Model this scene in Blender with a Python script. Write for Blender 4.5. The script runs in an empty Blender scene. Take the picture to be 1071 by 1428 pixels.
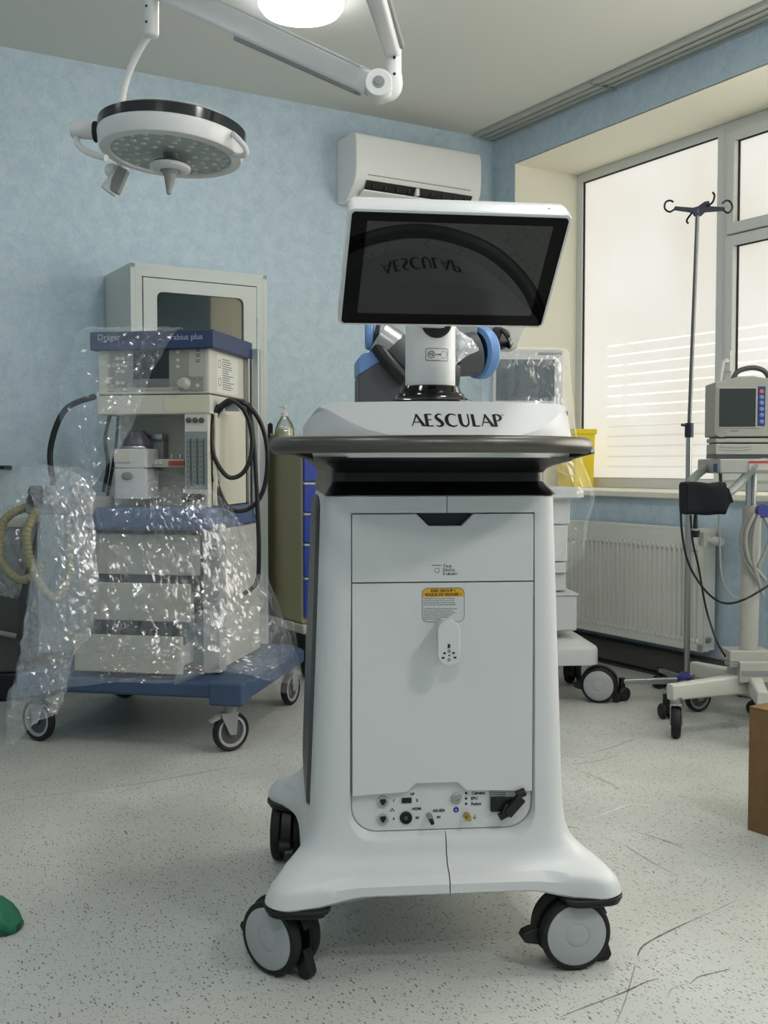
import bpy, bmesh, math, random
from mathutils import Vector, Matrix, noise

random.seed(7)
S = bpy.context.scene
COL = S.collection
PI = math.pi
def rad(a): return a * PI / 180

# ------------------------------------------------------------ camera
CAM_H = 1.0; PITCH = rad(2.5); FPX = 1500.0
cd = bpy.data.cameras.new('camera'); cam = bpy.data.objects.new('camera', cd); COL.objects.link(cam)
cam.location = (0, 0, CAM_H); cam.rotation_euler = (PI/2 - PITCH, 0, 0)
cd.sensor_fit = 'HORIZONTAL'; cd.sensor_width = 36.0; cd.lens = 36.0 * FPX / 1071.0
cd.clip_start = 0.05
S.camera = cam

# ------------------------------------------------------------ world, view, light levels
w = bpy.data.worlds.new('world'); S.world = w; w.use_nodes = True
w.node_tree.nodes['Background'].inputs[0].default_value = (0.75, 0.85, 1.0, 1)
w.node_tree.nodes['Background'].inputs[1].default_value = 0.3
S.view_settings.view_transform = 'Standard'; S.view_settings.look = 'None'
S.view_settings.gamma = 1.0; S.view_settings.use_curve_mapping = False
S.view_settings.exposure = 0.0
WINDOW_LIGHT = .81        # frosted panes lit by the daylight behind them
LAMP_FAR, LAMP_NEAR = 11.0, 62.0   # diffusers of the seen ceiling lamp and of unseen ones, most added as fill
ADDED_PANE_LIGHT = 5.5          # unseen panes added nearer the camera, made stronger to brighten the room

# ------------------------------------------------------------ frames
def at(px, py, Y):
    """point of the line of sight through a photo pixel at distance Y in front of the camera"""
    dx = (px - 535.5) / FPX; dz = -(py - 714.0) / FPX
    d = Vector((dx, math.cos(PITCH) + dz * math.sin(PITCH), -math.sin(PITCH) + dz * math.cos(PITCH)))
    return Vector((0, 0, CAM_H)) + d * (Y / d.y)
def atz(px, py, z):
    dx = (px - 535.5) / FPX; dz = -(py - 714.0) / FPX
    d = Vector((dx, math.cos(PITCH) + dz * math.sin(PITCH), -math.sin(PITCH) + dz * math.cos(PITCH)))
    return Vector((0, 0, CAM_H)) + d * ((z - CAM_H) / d.z)
YAW = rad(30.5); WX, BY = 3.725, 5.085
def room(lx, ly, z=0.0):
    c, s = math.cos(YAW), math.sin(YAW)
    return Vector(((lx+WX)*c - (ly+BY)*s, (lx+WX)*s + (ly+BY)*c, z))
ROOM_M = Matrix.Translation(room(0, 0)) @ Matrix.Rotation(YAW, 4, 'Z')

# ------------------------------------------------------------ materials
def lin(c):
    if isinstance(c, str):
        c = [int(c[i:i+2], 16)/255 for i in (0, 2, 4)]
    return tuple((v/12.92 if v <= .04045 else ((v+.055)/1.055)**2.4) for v in c)
MATS = {}
def mat(name, col, rough=.5, metal=0.0, bump=0, bscale=200, spec=.5, mott=0, mscale=8, col2=None, emit=0, coat=0, alpha=1, trans=0, ior=1.45):
    if name in MATS: return MATS[name]
    m = bpy.data.materials.new(name); m.use_nodes = True; MATS[name] = m
    nt = m.node_tree; b = nt.nodes['Principled BSDF']; c = lin(col)
    b.inputs['Base Color'].default_value = (*c, 1); b.inputs['Roughness'].default_value = rough
    b.inputs['Metallic'].default_value = metal; b.inputs['Specular IOR Level'].default_value = spec
    b.inputs['Coat Weight'].default_value = coat; b.inputs['Alpha'].default_value = alpha
    b.inputs['Transmission Weight'].default_value = trans; b.inputs['IOR'].default_value = ior
    if emit:
        b.inputs['Emission Color'].default_value = (*c, 1); b.inputs['Emission Strength'].default_value = emit
    if bump or mott:
        tc = nt.nodes.new('ShaderNodeTexCoord')
    if bump:
        n = nt.nodes.new('ShaderNodeTexNoise'); n.inputs['Scale'].default_value = bscale; n.inputs['Detail'].default_value = 3
        bp = nt.nodes.new('ShaderNodeBump'); bp.inputs['Strength'].default_value = bump; bp.inputs['Distance'].default_value = .001
        nt.links.new(tc.outputs['Object'], n.inputs['Vector']); nt.links.new(n.outputs['Fac'], bp.inputs['Height'])
        nt.links.new(bp.outputs['Normal'], b.inputs['Normal'])
    if mott:
        n = nt.nodes.new('ShaderNodeTexNoise'); n.inputs['Scale'].default_value = mscale; n.inputs['Detail'].default_value = 5
        r = nt.nodes.new('ShaderNodeValToRGB')
        c2 = lin(col2) if col2 else tuple(v*(1-mott) for v in c)
        r.color_ramp.elements[0].color = (*c2, 1); r.color_ramp.elements[1].color = (*c, 1)
        r.color_ramp.elements[0].position = .35; r.color_ramp.elements[1].position = .65
        nt.links.new(tc.outputs['Object'], n.inputs['Vector']); nt.links.new(n.outputs['Fac'], r.inputs['Fac'])
        nt.links.new(r.outputs['Color'], b.inputs['Base Color'])
    return m

def wallpaper(name, a, b_, c_):
    m = mat(name, a, .75, spec=.25); nt = m.node_tree; bs = nt.nodes['Principled BSDF']; N = nt.nodes; K = nt.links
    tc = N.new('ShaderNodeTexCoord')
    n1 = N.new('ShaderNodeTexNoise'); n1.inputs['Scale'].default_value = 16; n1.inputs['Detail'].default_value = 7; n1.inputs['Roughness'].default_value = .65
    n1.inputs['Distortion'].default_value = .6
    r1 = N.new('ShaderNodeValToRGB'); e = r1.color_ramp.elements
    e[0].position = .3; e[0].color = (*lin(b_), 1); e[1].position = .7; e[1].color = (*lin(c_), 1)
    mid = e.new(.5); mid.color = (*lin(a), 1)
    mp = N.new('ShaderNodeMapping'); mp.inputs['Scale'].default_value = (260, 260, 60)
    n2 = N.new('ShaderNodeTexNoise'); n2.inputs['Scale'].default_value = 1; n2.inputs['Detail'].default_value = 2
    mx = N.new('ShaderNodeMix'); mx.data_type = 'RGBA'; mx.blend_type = 'OVERLAY'; mx.inputs[0].default_value = .35
    bp = N.new('ShaderNodeBump'); bp.inputs['Strength'].default_value = .35; bp.inputs['Distance'].default_value = .002
    K.new(tc.outputs['Object'], n1.inputs['Vector']); K.new(tc.outputs['Object'], mp.inputs['Vector']); K.new(mp.outputs['Vector'], n2.inputs['Vector'])
    K.new(n1.outputs['Fac'], r1.inputs['Fac']); K.new(r1.outputs['Color'], mx.inputs[6]); K.new(n2.outputs['Color'], mx.inputs[7])
    gr = N.new('ShaderNodeRGBToBW'); K.new(n2.outputs['Color'], gr.inputs[0]); K.new(gr.outputs[0], mx.inputs[7])
    K.new(mx.outputs[2], bs.inputs['Base Color']); K.new(n2.outputs['Fac'], bp.inputs['Height']); K.new(bp.outputs['Normal'], bs.inputs['Normal'])
    return m

def vinyl():
    m = mat('floor_vinyl', 'b9bcb6', .38, spec=.45); nt = m.node_tree; bs = nt.nodes['Principled BSDF']; N = nt.nodes; K = nt.links
    tc = N.new('ShaderNodeTexCoord')
    base = N.new('ShaderNodeTexNoise'); base.inputs['Scale'].default_value = 2.2; base.inputs['Detail'].default_value = 6
    rb = N.new('ShaderNodeValToRGB'); e = rb.color_ramp.elements
    e[0].position = .3; e[0].color = (*lin('b2b4ac'), 1); e[1].position = .7; e[1].color = (*lin('c6c8c1'), 1)
    K.new(tc.outputs['Object'], base.inputs['Vector']); K.new(base.outputs['Fac'], rb.inputs['Fac'])
    cur = rb.outputs['Color']
    for sc, rot, th, col, st in ((140, .5, .34, '5a5c58', (1, .38, 1)), (230, 1.9, .33, '6a6c67', (1, .4, 1)), (150, 1.1, .3, '8b8d88', (.6, 1, 1)), (200, 2.6, .30, 'c9cbc4', (.5, 1, 1))):
        mp = N.new('ShaderNodeMapping'); mp.inputs['Rotation'].default_value = (0, 0, rot); mp.inputs['Scale'].default_value = tuple(sc*v for v in st)
        v = N.new('ShaderNodeTexVoronoi'); v.feature = 'F1'; v.inputs['Scale'].default_value = 1; v.inputs['Randomness'].default_value = 1
        K.new(tc.outputs['Object'], mp.inputs['Vector']); K.new(mp.outputs['Vector'], v.inputs['Vector'])
        # only some of the cells carry a fleck
        sp = N.new('ShaderNodeSeparateColor'); K.new(v.outputs['Color'], sp.inputs[0])
        c1 = N.new('ShaderNodeMath'); c1.operation = 'LESS_THAN'; c1.inputs[1].default_value = th*.75; K.new(v.outputs['Distance'], c1.inputs[0])
        c2 = N.new('ShaderNodeMath'); c2.operation = 'LESS_THAN'; c2.inputs[1].default_value = .42; K.new(sp.outputs[0], c2.inputs[0])
        mu = N.new('ShaderNodeMath'); mu.operation = 'MULTIPLY'; K.new(c1.outputs[0], mu.inputs[0]); K.new(c2.outputs[0], mu.inputs[1])
        m2 = N.new('ShaderNodeMath'); m2.operation = 'MULTIPLY'; m2.inputs[1].default_value = .85; K.new(mu.outputs[0], m2.inputs[0])
        mx = N.new('ShaderNodeMix'); mx.data_type = 'RGBA'; K.new(m2.outputs[0], mx.inputs[0]); K.new(cur, mx.inputs[6]); mx.inputs[7].default_value = (*lin(col), 1)
        cur = mx.outputs[2]
    K.new(cur, bs.inputs['Base Color'])
    n = N.new('ShaderNodeTexNoise'); n.inputs['Scale'].default_value = 5; n.inputs['Detail'].default_value = 6
    mr = N.new('ShaderNodeMapRange'); mr.inputs[3].default_value = .3; mr.inputs[4].default_value = .5
    K.new(tc.outputs['Object'], n.inputs['Vector']); K.new(n.outputs['Fac'], mr.inputs[0]); K.new(mr.outputs[0], bs.inputs['Roughness'])
    bp = N.new('ShaderNodeBump'); bp.inputs['Strength'].default_value = .12; bp.inputs['Distance'].default_value = .01
    K.new(n.outputs['Fac'], bp.inputs['Height']); K.new(bp.outputs['Normal'], bs.inputs['Normal'])
    return m

def film(name, gloss=.125, haze=.03, rough=.18, tint=.91):
    """thin clear polythene: see-through, each crumpled facet throws back the lamps and windows"""
    m = bpy.data.materials.new(name); m.use_nodes = True; MATS[name] = m
    nt = m.node_tree; N = nt.nodes; K = nt.links; N.clear()
    out = N.new('ShaderNodeOutputMaterial')
    tr = N.new('ShaderNodeBsdfTransparent'); tr.inputs[0].default_value = (tint, tint*1.005, tint*1.01, 1)
    gl = N.new('ShaderNodeBsdfGlossy'); gl.inputs['Roughness'].default_value = rough; gl.inputs[0].default_value = (gloss, gloss, gloss*1.03, 1)
    df = N.new('ShaderNodeBsdfDiffuse'); df.inputs[0].default_value = (haze, haze, haze, 1)
    a1 = N.new('ShaderNodeAddShader'); a2 = N.new('ShaderNodeAddShader')
    K.new(tr.outputs[0], a1.inputs[0]); K.new(gl.outputs[0], a1.inputs[1]); K.new(a1.outputs[0], a2.inputs[0]); K.new(df.outputs[0], a2.inputs[1])
    K.new(a2.outputs[0], out.inputs['Surface']); return m

def glass(name, tint=(.85, .9, .88), fac=.14, rough=.03):
    m = bpy.data.materials.new(name); m.use_nodes = True; nt = m.node_tree; N = nt.nodes; K = nt.links; N.clear()
    out = N.new('ShaderNodeOutputMaterial'); tr = N.new('ShaderNodeBsdfTransparent'); tr.inputs[0].default_value = (*tint, 1)
    gl = N.new('ShaderNodeBsdfGlossy'); gl.inputs['Roughness'].default_value = rough
    fr = N.new('ShaderNodeFresnel'); fr.inputs[0].default_value = 1.5
    ad = N.new('ShaderNodeMath'); ad.operation = 'ADD'; ad.inputs[1].default_value = fac; K.new(fr.outputs[0], ad.inputs[0])
    mx = N.new('ShaderNodeMixShader'); K.new(ad.outputs[0], mx.inputs[0]); K.new(tr.outputs[0], mx.inputs[1]); K.new(gl.outputs[0], mx.inputs[2]); K.new(mx.outputs[0], out.inputs['Surface'])
    MATS[name] = m; return m

def frosted(name, strength, stripes):
    """frosted pane lit from outside; clear gaps between strips of film show brighter"""
    m = bpy.data.materials.new(name); m.use_nodes = True; nt = m.node_tree; N = nt.nodes; K = nt.links
    b = N['Principled BSDF']; b.inputs['Roughness'].default_value = .35
    b.inputs['Base Color'].default_value = (.5, .5, .48, 1)
    tc = N.new('ShaderNodeTexCoord'); sx = N.new('ShaderNodeSeparateXYZ'); K.new(tc.outputs['Object'], sx.inputs[0])
    n = N.new('ShaderNodeTexNoise'); n.inputs['Scale'].default_value = 1.6; n.inputs['Detail'].default_value = 3; K.new(tc.outputs['Object'], n.inputs['Vector'])
    r = N.new('ShaderNodeValToRGB'); e = r.color_ramp.elements
    e[0].position = .3; e[0].color = (.72, .665, .565, 1); e[1].position = .62; e[1].color = (.82, .80, .75, 1)
    K.new(n.outputs['Fac'], r.inputs['Fac'])
    # horizontal strips (object z), period .056 m between z0 and z1
    def M(op, a, b_=None, c=None, clamp=False):
        q = N.new('ShaderNodeMath'); q.operation = op; q.use_clamp = clamp
        for i, v in enumerate((a, b_, c)):
            if v is None: continue
            if isinstance(v, (int, float)): q.inputs[i].default_value = v
            else: K.new(v, q.inputs[i])
        return q.outputs[0]
    z = sx.outputs['Z']; y = sx.outputs['Y']
    ph = M('FRACT', M('DIVIDE', M('SUBTRACT', z, .93), .0565))
    line = M('MULTIPLY', M('LESS_THAN', ph, .16), 1.0)
    inside = M('MULTIPLY', M('LESS_THAN', z, 1.70), M('GREATER_THAN', z, stripes))
    yy = M('LESS_THAN', y, -.46)
    hi = M('MULTIPLY', M('MULTIPLY', line, inside), yy)
    gapc = M('MULTIPLY', M('GREATER_THAN', y, -.62), M('LESS_THAN', y, -.58))
    hi = M('MULTIPLY', hi, M('SUBTRACT', 1.0, M('MULTIPLY', gapc, .8)))
    lo = M('MULTIPLY', M('MULTIPLY', line, M('LESS_THAN', z, stripes)), M('MULTIPLY', yy, M('GREATER_THAN', z, .98)))
    k = M('ADD', M('MULTIPLY', hi, .5), M('SUBTRACT', 1.0, M('MULTIPLY', lo, .25)))
    mx = N.new('ShaderNodeVectorMath'); mx.operation = 'SCALE'; K.new(r.outputs['Color'], mx.inputs[0]); K.new(k, mx.inputs['Scale'])
    K.new(mx.outputs[0], b.inputs['Emission Color']); b.inputs['Emission Strength'].default_value = strength
    return m

M_WALL = wallpaper('blue_wallpaper', 'bdcfda', 'b3c6d3', 'c8d7e0')
M_CEIL = mat('ceiling_paint', 'd6d7d0', .8, spec=.2)
M_REVEAL = mat('cream_reveal_paint', 'efebdb', .7, spec=.3)
M_BASE = mat('grey_skirting_vinyl', '55544f', .5)
M_UPVC = mat('white_window_plastic', 'd8dbd8', .35)
M_SEAL = mat('black_rubber_seal', '1c1d1d', .6)
M_FLOOR = vinyl()
M_WHITE = mat('white_cart_plastic', 'd0d1cf', .42, bump=.03, bscale=900)
M_WHITE2 = mat('white_lamp_enamel', 'd8d9d7', .3)
M_BLACK = mat('black_plastic', '0e0f10', .42)
M_BLACKG = mat('black_gloss', '08090a', .07)
M_RUBBER = mat('black_rubber', '121314', .6)
M_DGREY = mat('dark_grey_plastic', '4a4c4d', .45)
M_MGREY = mat('mid_grey_plastic', '8b8d8c', .5)
M_DISC = mat('grey_wheel_cover', 'a7a9a8', .45)
M_HANDLE = mat('brushed_bronze_metal', '625f59', .38, metal=.9)
M_CHROME = mat('chrome', 'c8c8c6', .14, metal=1)
M_STEEL = mat('satin_steel', 'a9aaa8', .32, metal=1)
M_BLUE = mat('blue_plastic', '678dbd', .4)
M_NAVY = mat('navy_painted_metal', '2e3d5e', .45)
M_BLUEB = mat('blue_trolley_base', '3e516e', .5)
M_BEIGE = mat('light_beige_plastic', 'c4c2b6', .5)
M_BEIGE2 = mat('grey_beige_plastic', 'a9a89e', .5)
M_CREAM = mat('cream_medical_cart_plastic', 'a8a382', .5)
M_CABINET = mat('pale_grey_green_steel', 'c2c8c2', .42)
M_DRAWBLUE = mat('bright_blue_drawer', '27409c', .4)
M_CARD = mat('cardboard', '7d6345', .85, mott=.1, mscale=30, spec=.1)
M_GREEN = mat('green_clog_rubber', '0f6a48', .4)
M_CUFF = mat('black_cuff_fabric', '0b0e14', .9, bump=.4, bscale=600)
M_YEL = mat('yellow_plastic', 'e8cf1e', .45)
M_PURPLE = mat('purple_blue_plastic', '3b3f86', .5)
M_ACW = mat('white_air_conditioner_plastic', 'e6e7e4', .4)
M_PRINT = mat('black_print', '101112', .6)
M_GPRINT = mat('grey_print', '6a6c6c', .6)
M_SCUFF = mat('dark_scuff_mark', '6c6d68', .6)
M_SCUFFL = mat('faint_scuff_mark', '8f918b', .6)
M_SCUFFW = mat('pale_scuff_mark', 'd9dad4', .5)
M_SCREEN = mat('dark_display_glass', '1c2120', .08, spec=.6)
M_FILM = film('crumpled_plastic_film')
M_FILM2 = film('smooth_plastic_film', .12, .035, .18, .93)
M_HOSE = mat('black_hose_rubber', '131415', .35)
M_HOSEG = mat('grey_cable_plastic', '93948e', .5)
M_HOSEC = mat('corrugated_beige_hose', '8e8a6c', .55)

# ------------------------------------------------------------ mesh builder
class MB:
    def __init__(s): s.v = []; s.f = []
    def add(s, vs, fs, M=None):
        o = len(s.v)
        s.v += [tuple(M @ Vector(p)) if M is not None else tuple(p) for p in vs]
        s.f += [tuple(i+o for i in f) for f in fs]; return s
    def box(s, x0, x1, y0, y1, z0, z1, M=None):
        v = [(x0,y0,z0),(x1,y0,z0),(x1,y1,z0),(x0,y1,z0),(x0,y0,z1),(x1,y0,z1),(x1,y1,z1),(x0,y1,z1)]
        return s.add(v, [(0,3,2,1),(4,5,6,7),(0,1,5,4),(1,2,6,5),(2,3,7,6),(3,0,4,7)], M)
    def lathe(s, prof, M=None, seg=32, caps=True):
        """prof: list of (r, z), turned about local z"""
        v = []; f = []
        for r, z in prof:
            for k in range(seg):
                a = 2*PI*k/seg; v.append((max(r, 1e-5)*math.cos(a), max(r, 1e-5)*math.sin(a), z))
        for i in range(len(prof)-1):
            for k in range(seg):
                k2 = (k+1) % seg; f.append((i*seg+k, i*seg+k2, (i+1)*seg+k2, (i+1)*seg+k))
        if caps:
            f.append(tuple(reversed(range(seg)))); f.append(tuple((len(prof)-1)*seg+k for k in range(seg)))
        return s.add(v, f, M)
    def cyl(s, p0, p1, r0, r1=None, seg=24, M=None):
        p0 = Vector(p0); p1 = Vector(p1); d = p1-p0
        T = Matrix.Translation(p0) @ d.to_track_quat('Z', 'Y').to_matrix().to_4x4()
        if M is not None: T = M @ T
        return s.lathe([(r0, 0), (r0 if r1 is None else r1, d.length)], T, seg)
    def tube(s, pts, r, seg=10, smooth=0, M=None, closed=False, flat=1.0):
        pts = [Vector(p) for p in pts]
        if smooth: pts = curve(pts, smooth, closed)
        n = len(pts); v = []; f = []; up = None
        for i in range(n):
            a = pts[i-1] if (i or closed) else pts[i]; b = pts[(i+1) % n] if (i < n-1 or closed) else pts[i]
            t = (b-a).normalized()
            if up is None:
                up = t.orthogonal().normalized() if abs(t.z) > .9 else Vector((0, 0, 1))
            x = t.cross(up).normalized(); up = x.cross(t).normalized()
            rr = r(i/(n-1)) if callable(r) else r
            for k in range(seg):
                q = 2*PI*k/seg; v.append(pts[i] + x*math.cos(q)*rr*flat + up*math.sin(q)*rr)
        for i in range(n if closed else n-1):
            j = (i+1) % n
            for k in range(seg):
                k2 = (k+1) % seg; f.append((i*seg+k, i*seg+k2, j*seg+k2, j*seg+k))
        if not closed:
            f.append(tuple(reversed(range(seg)))); f.append(tuple((n-1)*seg+k for k in range(seg)))
        return s.add(v, f, M)
    def prism(s, out, d0, d1, axis='z', M=None):
        """outline (a, b) extruded; axis z: (a,b,d); y: (a,d,b); x: (d,a,b)"""
        mk = {'z': lambda a, b, d: (a, b, d), 'y': lambda a, b, d: (a, d, b), 'x': lambda a, b, d: (d, a, b)}[axis]
        n = len(out); v = [mk(a, b, d0) for a, b in out] + [mk(a, b, d1) for a, b in out]
        f = [tuple(reversed(range(n))), tuple(range(n, 2*n))] + [(i, (i+1) % n, n+(i+1) % n, n+i) for i in range(n)]
        return s.add(v, f, M)
    def loft(s, rings, caps=True, M=None):
        n = len(rings[0]); v = [p for r in rings for p in r]; f = []
        for i in range(len(rings)-1):
            for k in range(n):
                k2 = (k+1) % n; f.append((i*n+k, i*n+k2, (i+1)*n+k2, (i+1)*n+k))
        if caps: f.append(tuple(reversed(range(n)))); f.append(tuple((len(rings)-1)*n+k for k in range(n)))
        return s.add(v, f, M)
    def sphere(s, c, r, M=None, seg=16, sc=(1, 1, 1)):
        T = Matrix.Translation(c) @ Matrix.Diagonal((*sc, 1))
        if M is not None: T = M @ T
        return s.lathe([(r*math.sin(PI*i/(seg//2)), -r*math.cos(PI*i/(seg//2))) for i in range(seg//2+1)], T, seg, False)
    def build(s, name, m, parent=None, bevel=0, seg=2, smooth=True, ang=35, M=None, label=None, loc=None):
        me = bpy.data.meshes.new(name)
        if M is not None: s.v = [tuple(M @ Vector(p)) for p in s.v]
        me.from_pydata([tuple(p) for p in s.v], [], s.f); me.update()
        bm = bmesh.new(); bm.from_mesh(me); bmesh.ops.remove_doubles(bm, verts=bm.verts, dist=1e-6)
        bmesh.ops.recalc_face_normals(bm, faces=bm.faces)
        bm.to_mesh(me); bm.free()
        me.materials.append(m)
        o = bpy.data.objects.new(name, me); COL.objects.link(o)
        if parent is not None: o.parent = parent
        if loc is not None: o.location = loc
        if smooth:
            me.shade_smooth(); me.set_sharp_from_angle(angle=rad(ang))
        if bevel:
            bv = o.modifiers.new('bevel', 'BEVEL'); bv.width = bevel; bv.segments = seg; bv.limit_method = 'ANGLE'; bv.angle_limit = rad(40)
            bv.harden_normals = True
        if label: o['label'] = label
        return o

def curve(pts, n, closed=False):
    out = []; m = len(pts)
    rng = range(m if closed else m-1)
    for i in rng:
        g = lambda j: pts[j % m] if closed else pts[max(0, min(m-1, j))]
        p0, p1, p2, p3 = g(i-1), g(i), g(i+1), g(i+2)
        for k in range(n):
            t = k/n; out.append(.5*((2*p1)+(-p0+p2)*t+(2*p0-5*p1+4*p2-p3)*t*t+(-p0+3*p1-3*p2+p3)*t*t*t))
    if not closed: out.append(pts[-1])
    return out
def rrect(x0, x1, z0, z1, r, n=5):
    """rounded rectangle outline; r one radius or four (bl, br, tr, tl)"""
    rs = (r,)*4 if isinstance(r, (int, float)) else r
    out = []
    for (cx, cz, a0, q) in ((x0, z0, PI, rs[0]), (x1, z0, 1.5*PI, rs[1]), (x1, z1, 0, rs[2]), (x0, z1, .5*PI, rs[3])):
        sx = 1 if cx == x0 else -1; sz = 1 if cz == z0 else -1
        ccx, ccz = cx+sx*q, cz+sz*q
        if q < 1e-6: out.append((cx, cz)); continue
        for k in range(n+1):
            a = a0+.5*PI*k/n; out.append((ccx+q*math.cos(a), ccz+q*math.sin(a)))
    return out
def tag(o, label=None, cat=None, group=None, kind=None):
    if label: o['label'] = label
    if cat: o['category'] = cat
    if group: o['group'] = group
    if kind: o['kind'] = kind
    return o
def thing(name, label, cat, loc=(0, 0, 0), rz=0, group=None):
    o = bpy.data.objects.new(name, None); COL.objects.link(o); o.empty_display_size = .1
    o.location = loc; o.rotation_euler = (0, 0, rz); return tag(o, label, cat, group)
def to_local(root, p):
    M = Matrix.Translation(root.location) @ root.rotation_euler.to_matrix().to_4x4()
    return M.inverted() @ Vector(p)
def text(s, size, name, m, parent, M, ext=.0003, align='CENTER', warp=None, bold=0, xs=1.0):
    cu = bpy.data.curves.new(name, 'FONT'); cu.body = s; cu.size = size; cu.align_x = align; cu.align_y = 'CENTER'; cu.extrude = ext; cu.offset = bold
    cu.space_line = .9; cu.resolution_u = 3
    t = bpy.data.objects.new('tmp', cu); COL.objects.link(t)
    dg = bpy.context.evaluated_depsgraph_get(); me = bpy.data.meshes.new_from_object(t.evaluated_get(dg))
    bpy.data.objects.remove(t)
    for v in me.vertices:
        p = Vector((v.co.x*xs, v.co.y, v.co.z)); v.co = warp(p) if warp else M @ p
    me.materials.clear(); me.materials.append(m)
    o = bpy.data.objects.new(name, me); COL.objects.link(o); o.parent = parent; return o
# text frame: lies in the xz plane facing -y
def face_front(x, y, z): return Matrix.Translation((x, y, z)) @ Matrix.Rotation(PI/2, 4, 'X')
def struct(mb, name, m, M=ROOM_M, **k):
    o = mb.build(name, m, smooth=k.pop('smooth', False), **k); o.matrix_world = M; o['kind'] = 'structure'; return o
# ============================================================ THE ROOM
RX, RY, RH = -5.6, -7.6, 2.87      # room extents (room frame: corner at the origin)
REC = .45                          # depth of the window recess
WY0, WY1, WZ0, WZ1 = -.203, -5.2, .873, 2.685
struct(MB().box(RX-.1, REC+.2, RY-.1, .1, -.05, 0), 'floor', M_FLOOR)
struct(MB().box(RX-.1, REC+.2, RY-.1, .1, RH, RH+.05), 'ceiling', M_CEIL)
struct(MB().box(RX-.1, REC+.2, 0, .1, 0, RH), 'wall_back', M_WALL)
struct(MB().box(RX-.1, RX, RY, 0, 0, RH), 'wall_left', M_WALL)
struct(MB().box(RX-.1, REC+.2, RY-.1, RY, 0, RH), 'wall_front', M_WALL)
struct(MB().box(0, REC+.15, WY0, 0, 0, RH).box(0, REC+.15, RY, WY1, 0, RH)
       .box(0, REC+.15, WY1, WY0, 0, WZ0-.03).box(0, REC+.15, WY1, WY0, WZ1+.004, RH), 'wall_right', M_WALL)
# painted lining of the recess
e = .004
struct(MB().box(.0, REC+.1, WY0-e, WY0, WZ0, WZ1), 'trim_1', M_REVEAL)
struct(MB().box(.0, REC+.1, WY1, WY0-e, WZ1-e, WZ1), 'trim_2', M_REVEAL)
struct(MB().box(.0, REC+.1, WY1, WY1+e, WZ0, WZ1), 'trim_3', M_REVEAL)
sill = struct(MB().box(-.035, REC+.05, WY1+.01, WY0-e, WZ0-.03, WZ0), 'trim_4', M_REVEAL, bevel=.006, smooth=True)
# skirting
struct(MB().box(-.018, 0, RY, 0, 0, .13).box(-.03, 0, RY, 0, 0, .012), 'baseboard_right', M_BASE)
struct(MB().box(RX, -.018, -.018, 0, 0, .13), 'baseboard_back', M_BASE)
# curtain track at the ceiling
tr = MB()
tr.box(-.16, -.002, -6.5, -.03, RH-.012, RH)
for x in (-.16, -.112, -.064, -.016): tr.box(x, x+.012, -6.5, -.03, RH-.020, RH-.012)
track = struct(tr, 'trim_5', mat('grey_curtain_rail', 'b2b4ae', .4), bevel=.002, smooth=True)
for yv in (-1.02, -2.25): 
    MB().box(-.165, -.0, yv-.004, yv+.004, RH-.023, RH-.010).build('rail_joint', M_MGREY, track)
# ---- windows: frame pieces and panes
def window(n, y0, y1, mull, cross, stripes):
    """one window unit from y0 (far) down to y1 (near)"""
    x = REC
    f = MB().box(x, x+.07, y1, y0, WZ0, WZ0+.05).box(x, x+.07, y1, y0, WZ1-.055, WZ1-e)
    f.box(x, x+.07, y0-.045, y0, WZ0+.05, WZ1-.055).box(x, x+.07, y1, y1+.045, WZ0+.05, WZ1-.055)
    fr = struct(f, 'window_%d' % n, M_UPVC, bevel=.004, smooth=True)
    cells = []
    if mull is None: cells.append((y1+.045, y0-.045, WZ0+.05, WZ1-.055, False))
    for (a, b, z0, z1, sash) in (mull or []): cells.append((a, b, z0, z1, sash))
    for (a, b, z0, z1, sash) in cells:
        if sash:
            s = MB(); k = .048
            s.box(x-.018, x+.05, a, b, z0, z0+k).box(x-.018, x+.05, a, b, z1-k, z1).box(x-.018, x+.05, a, a+k, z0+k, z1-k).box(x-.018, x+.05, b-k, b, z0+k, z1-k)
            s.build('sash', M_UPVC, fr, bevel=.006); a += k; b -= k; z0 += k; z1 -= k
        g = MB(); q = .006
        g.box(x+.01, x+.03, a, b, z0, z0+q).box(x+.01, x+.03, a, b, z1-q, z1).box(x+.01, x+.03, a, a+q, z0, z1).box(x+.01, x+.03, b-q, b, z0, z1)
        g.build('seal', M_SEAL, fr, smooth=False)
        MB().box(x+.02, x+.026, a+q, b-q, z0+q, z1-q).build('pane', frosted('frosted_pane_%d_%d' % (n, len(MATS)+cells.index((a, b, z0, z1, sash)) if not sash else n*10+int(z0*10)), WINDOW_LIGHT if n < 3 else ADDED_PANE_LIGHT, stripes), fr, smooth=False)
    return fr
w1 = window(1, WY0-e, -1.305, None, None, 1.22)
ys = -1.305
w2 = window(2, ys, ys-1.15, [(ys-1.105, ys-.03, 2.129, WZ1-.055, True), (ys-1.105, ys-.03, WZ0+.05, 2.122, True)], None, .9)
MB().box(REC, REC+.07, ys-1.105, ys-.03, 2.1225, 2.1285).build('transom', M_UPVC, w2, bevel=.004)
w3 = window(3, ys-1.15, ys-2.5, None, None, .9)  # unseen window, panes strengthened to add light to the room
w4 = window(4, ys-2.5, WY1+e, None, None, .9)  # another unseen window, its bright panes added as fill light
# window handle on the mullion
h = MB().box(REC-.035, REC-.018, ys-.085, ys-.055, 1.46, 1.56).cyl((REC-.026, ys-.07, 1.51), (REC-.065, ys-.07, 1.51), .012)
h.tube([(REC-.065, ys-.07, 1.51), (REC-.07, ys-.06, 1.44), (REC-.062, ys-.045, 1.38)], .010, smooth=4)
h.build('window_handle', M_WHITE2, w2, bevel=.002)

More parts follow.
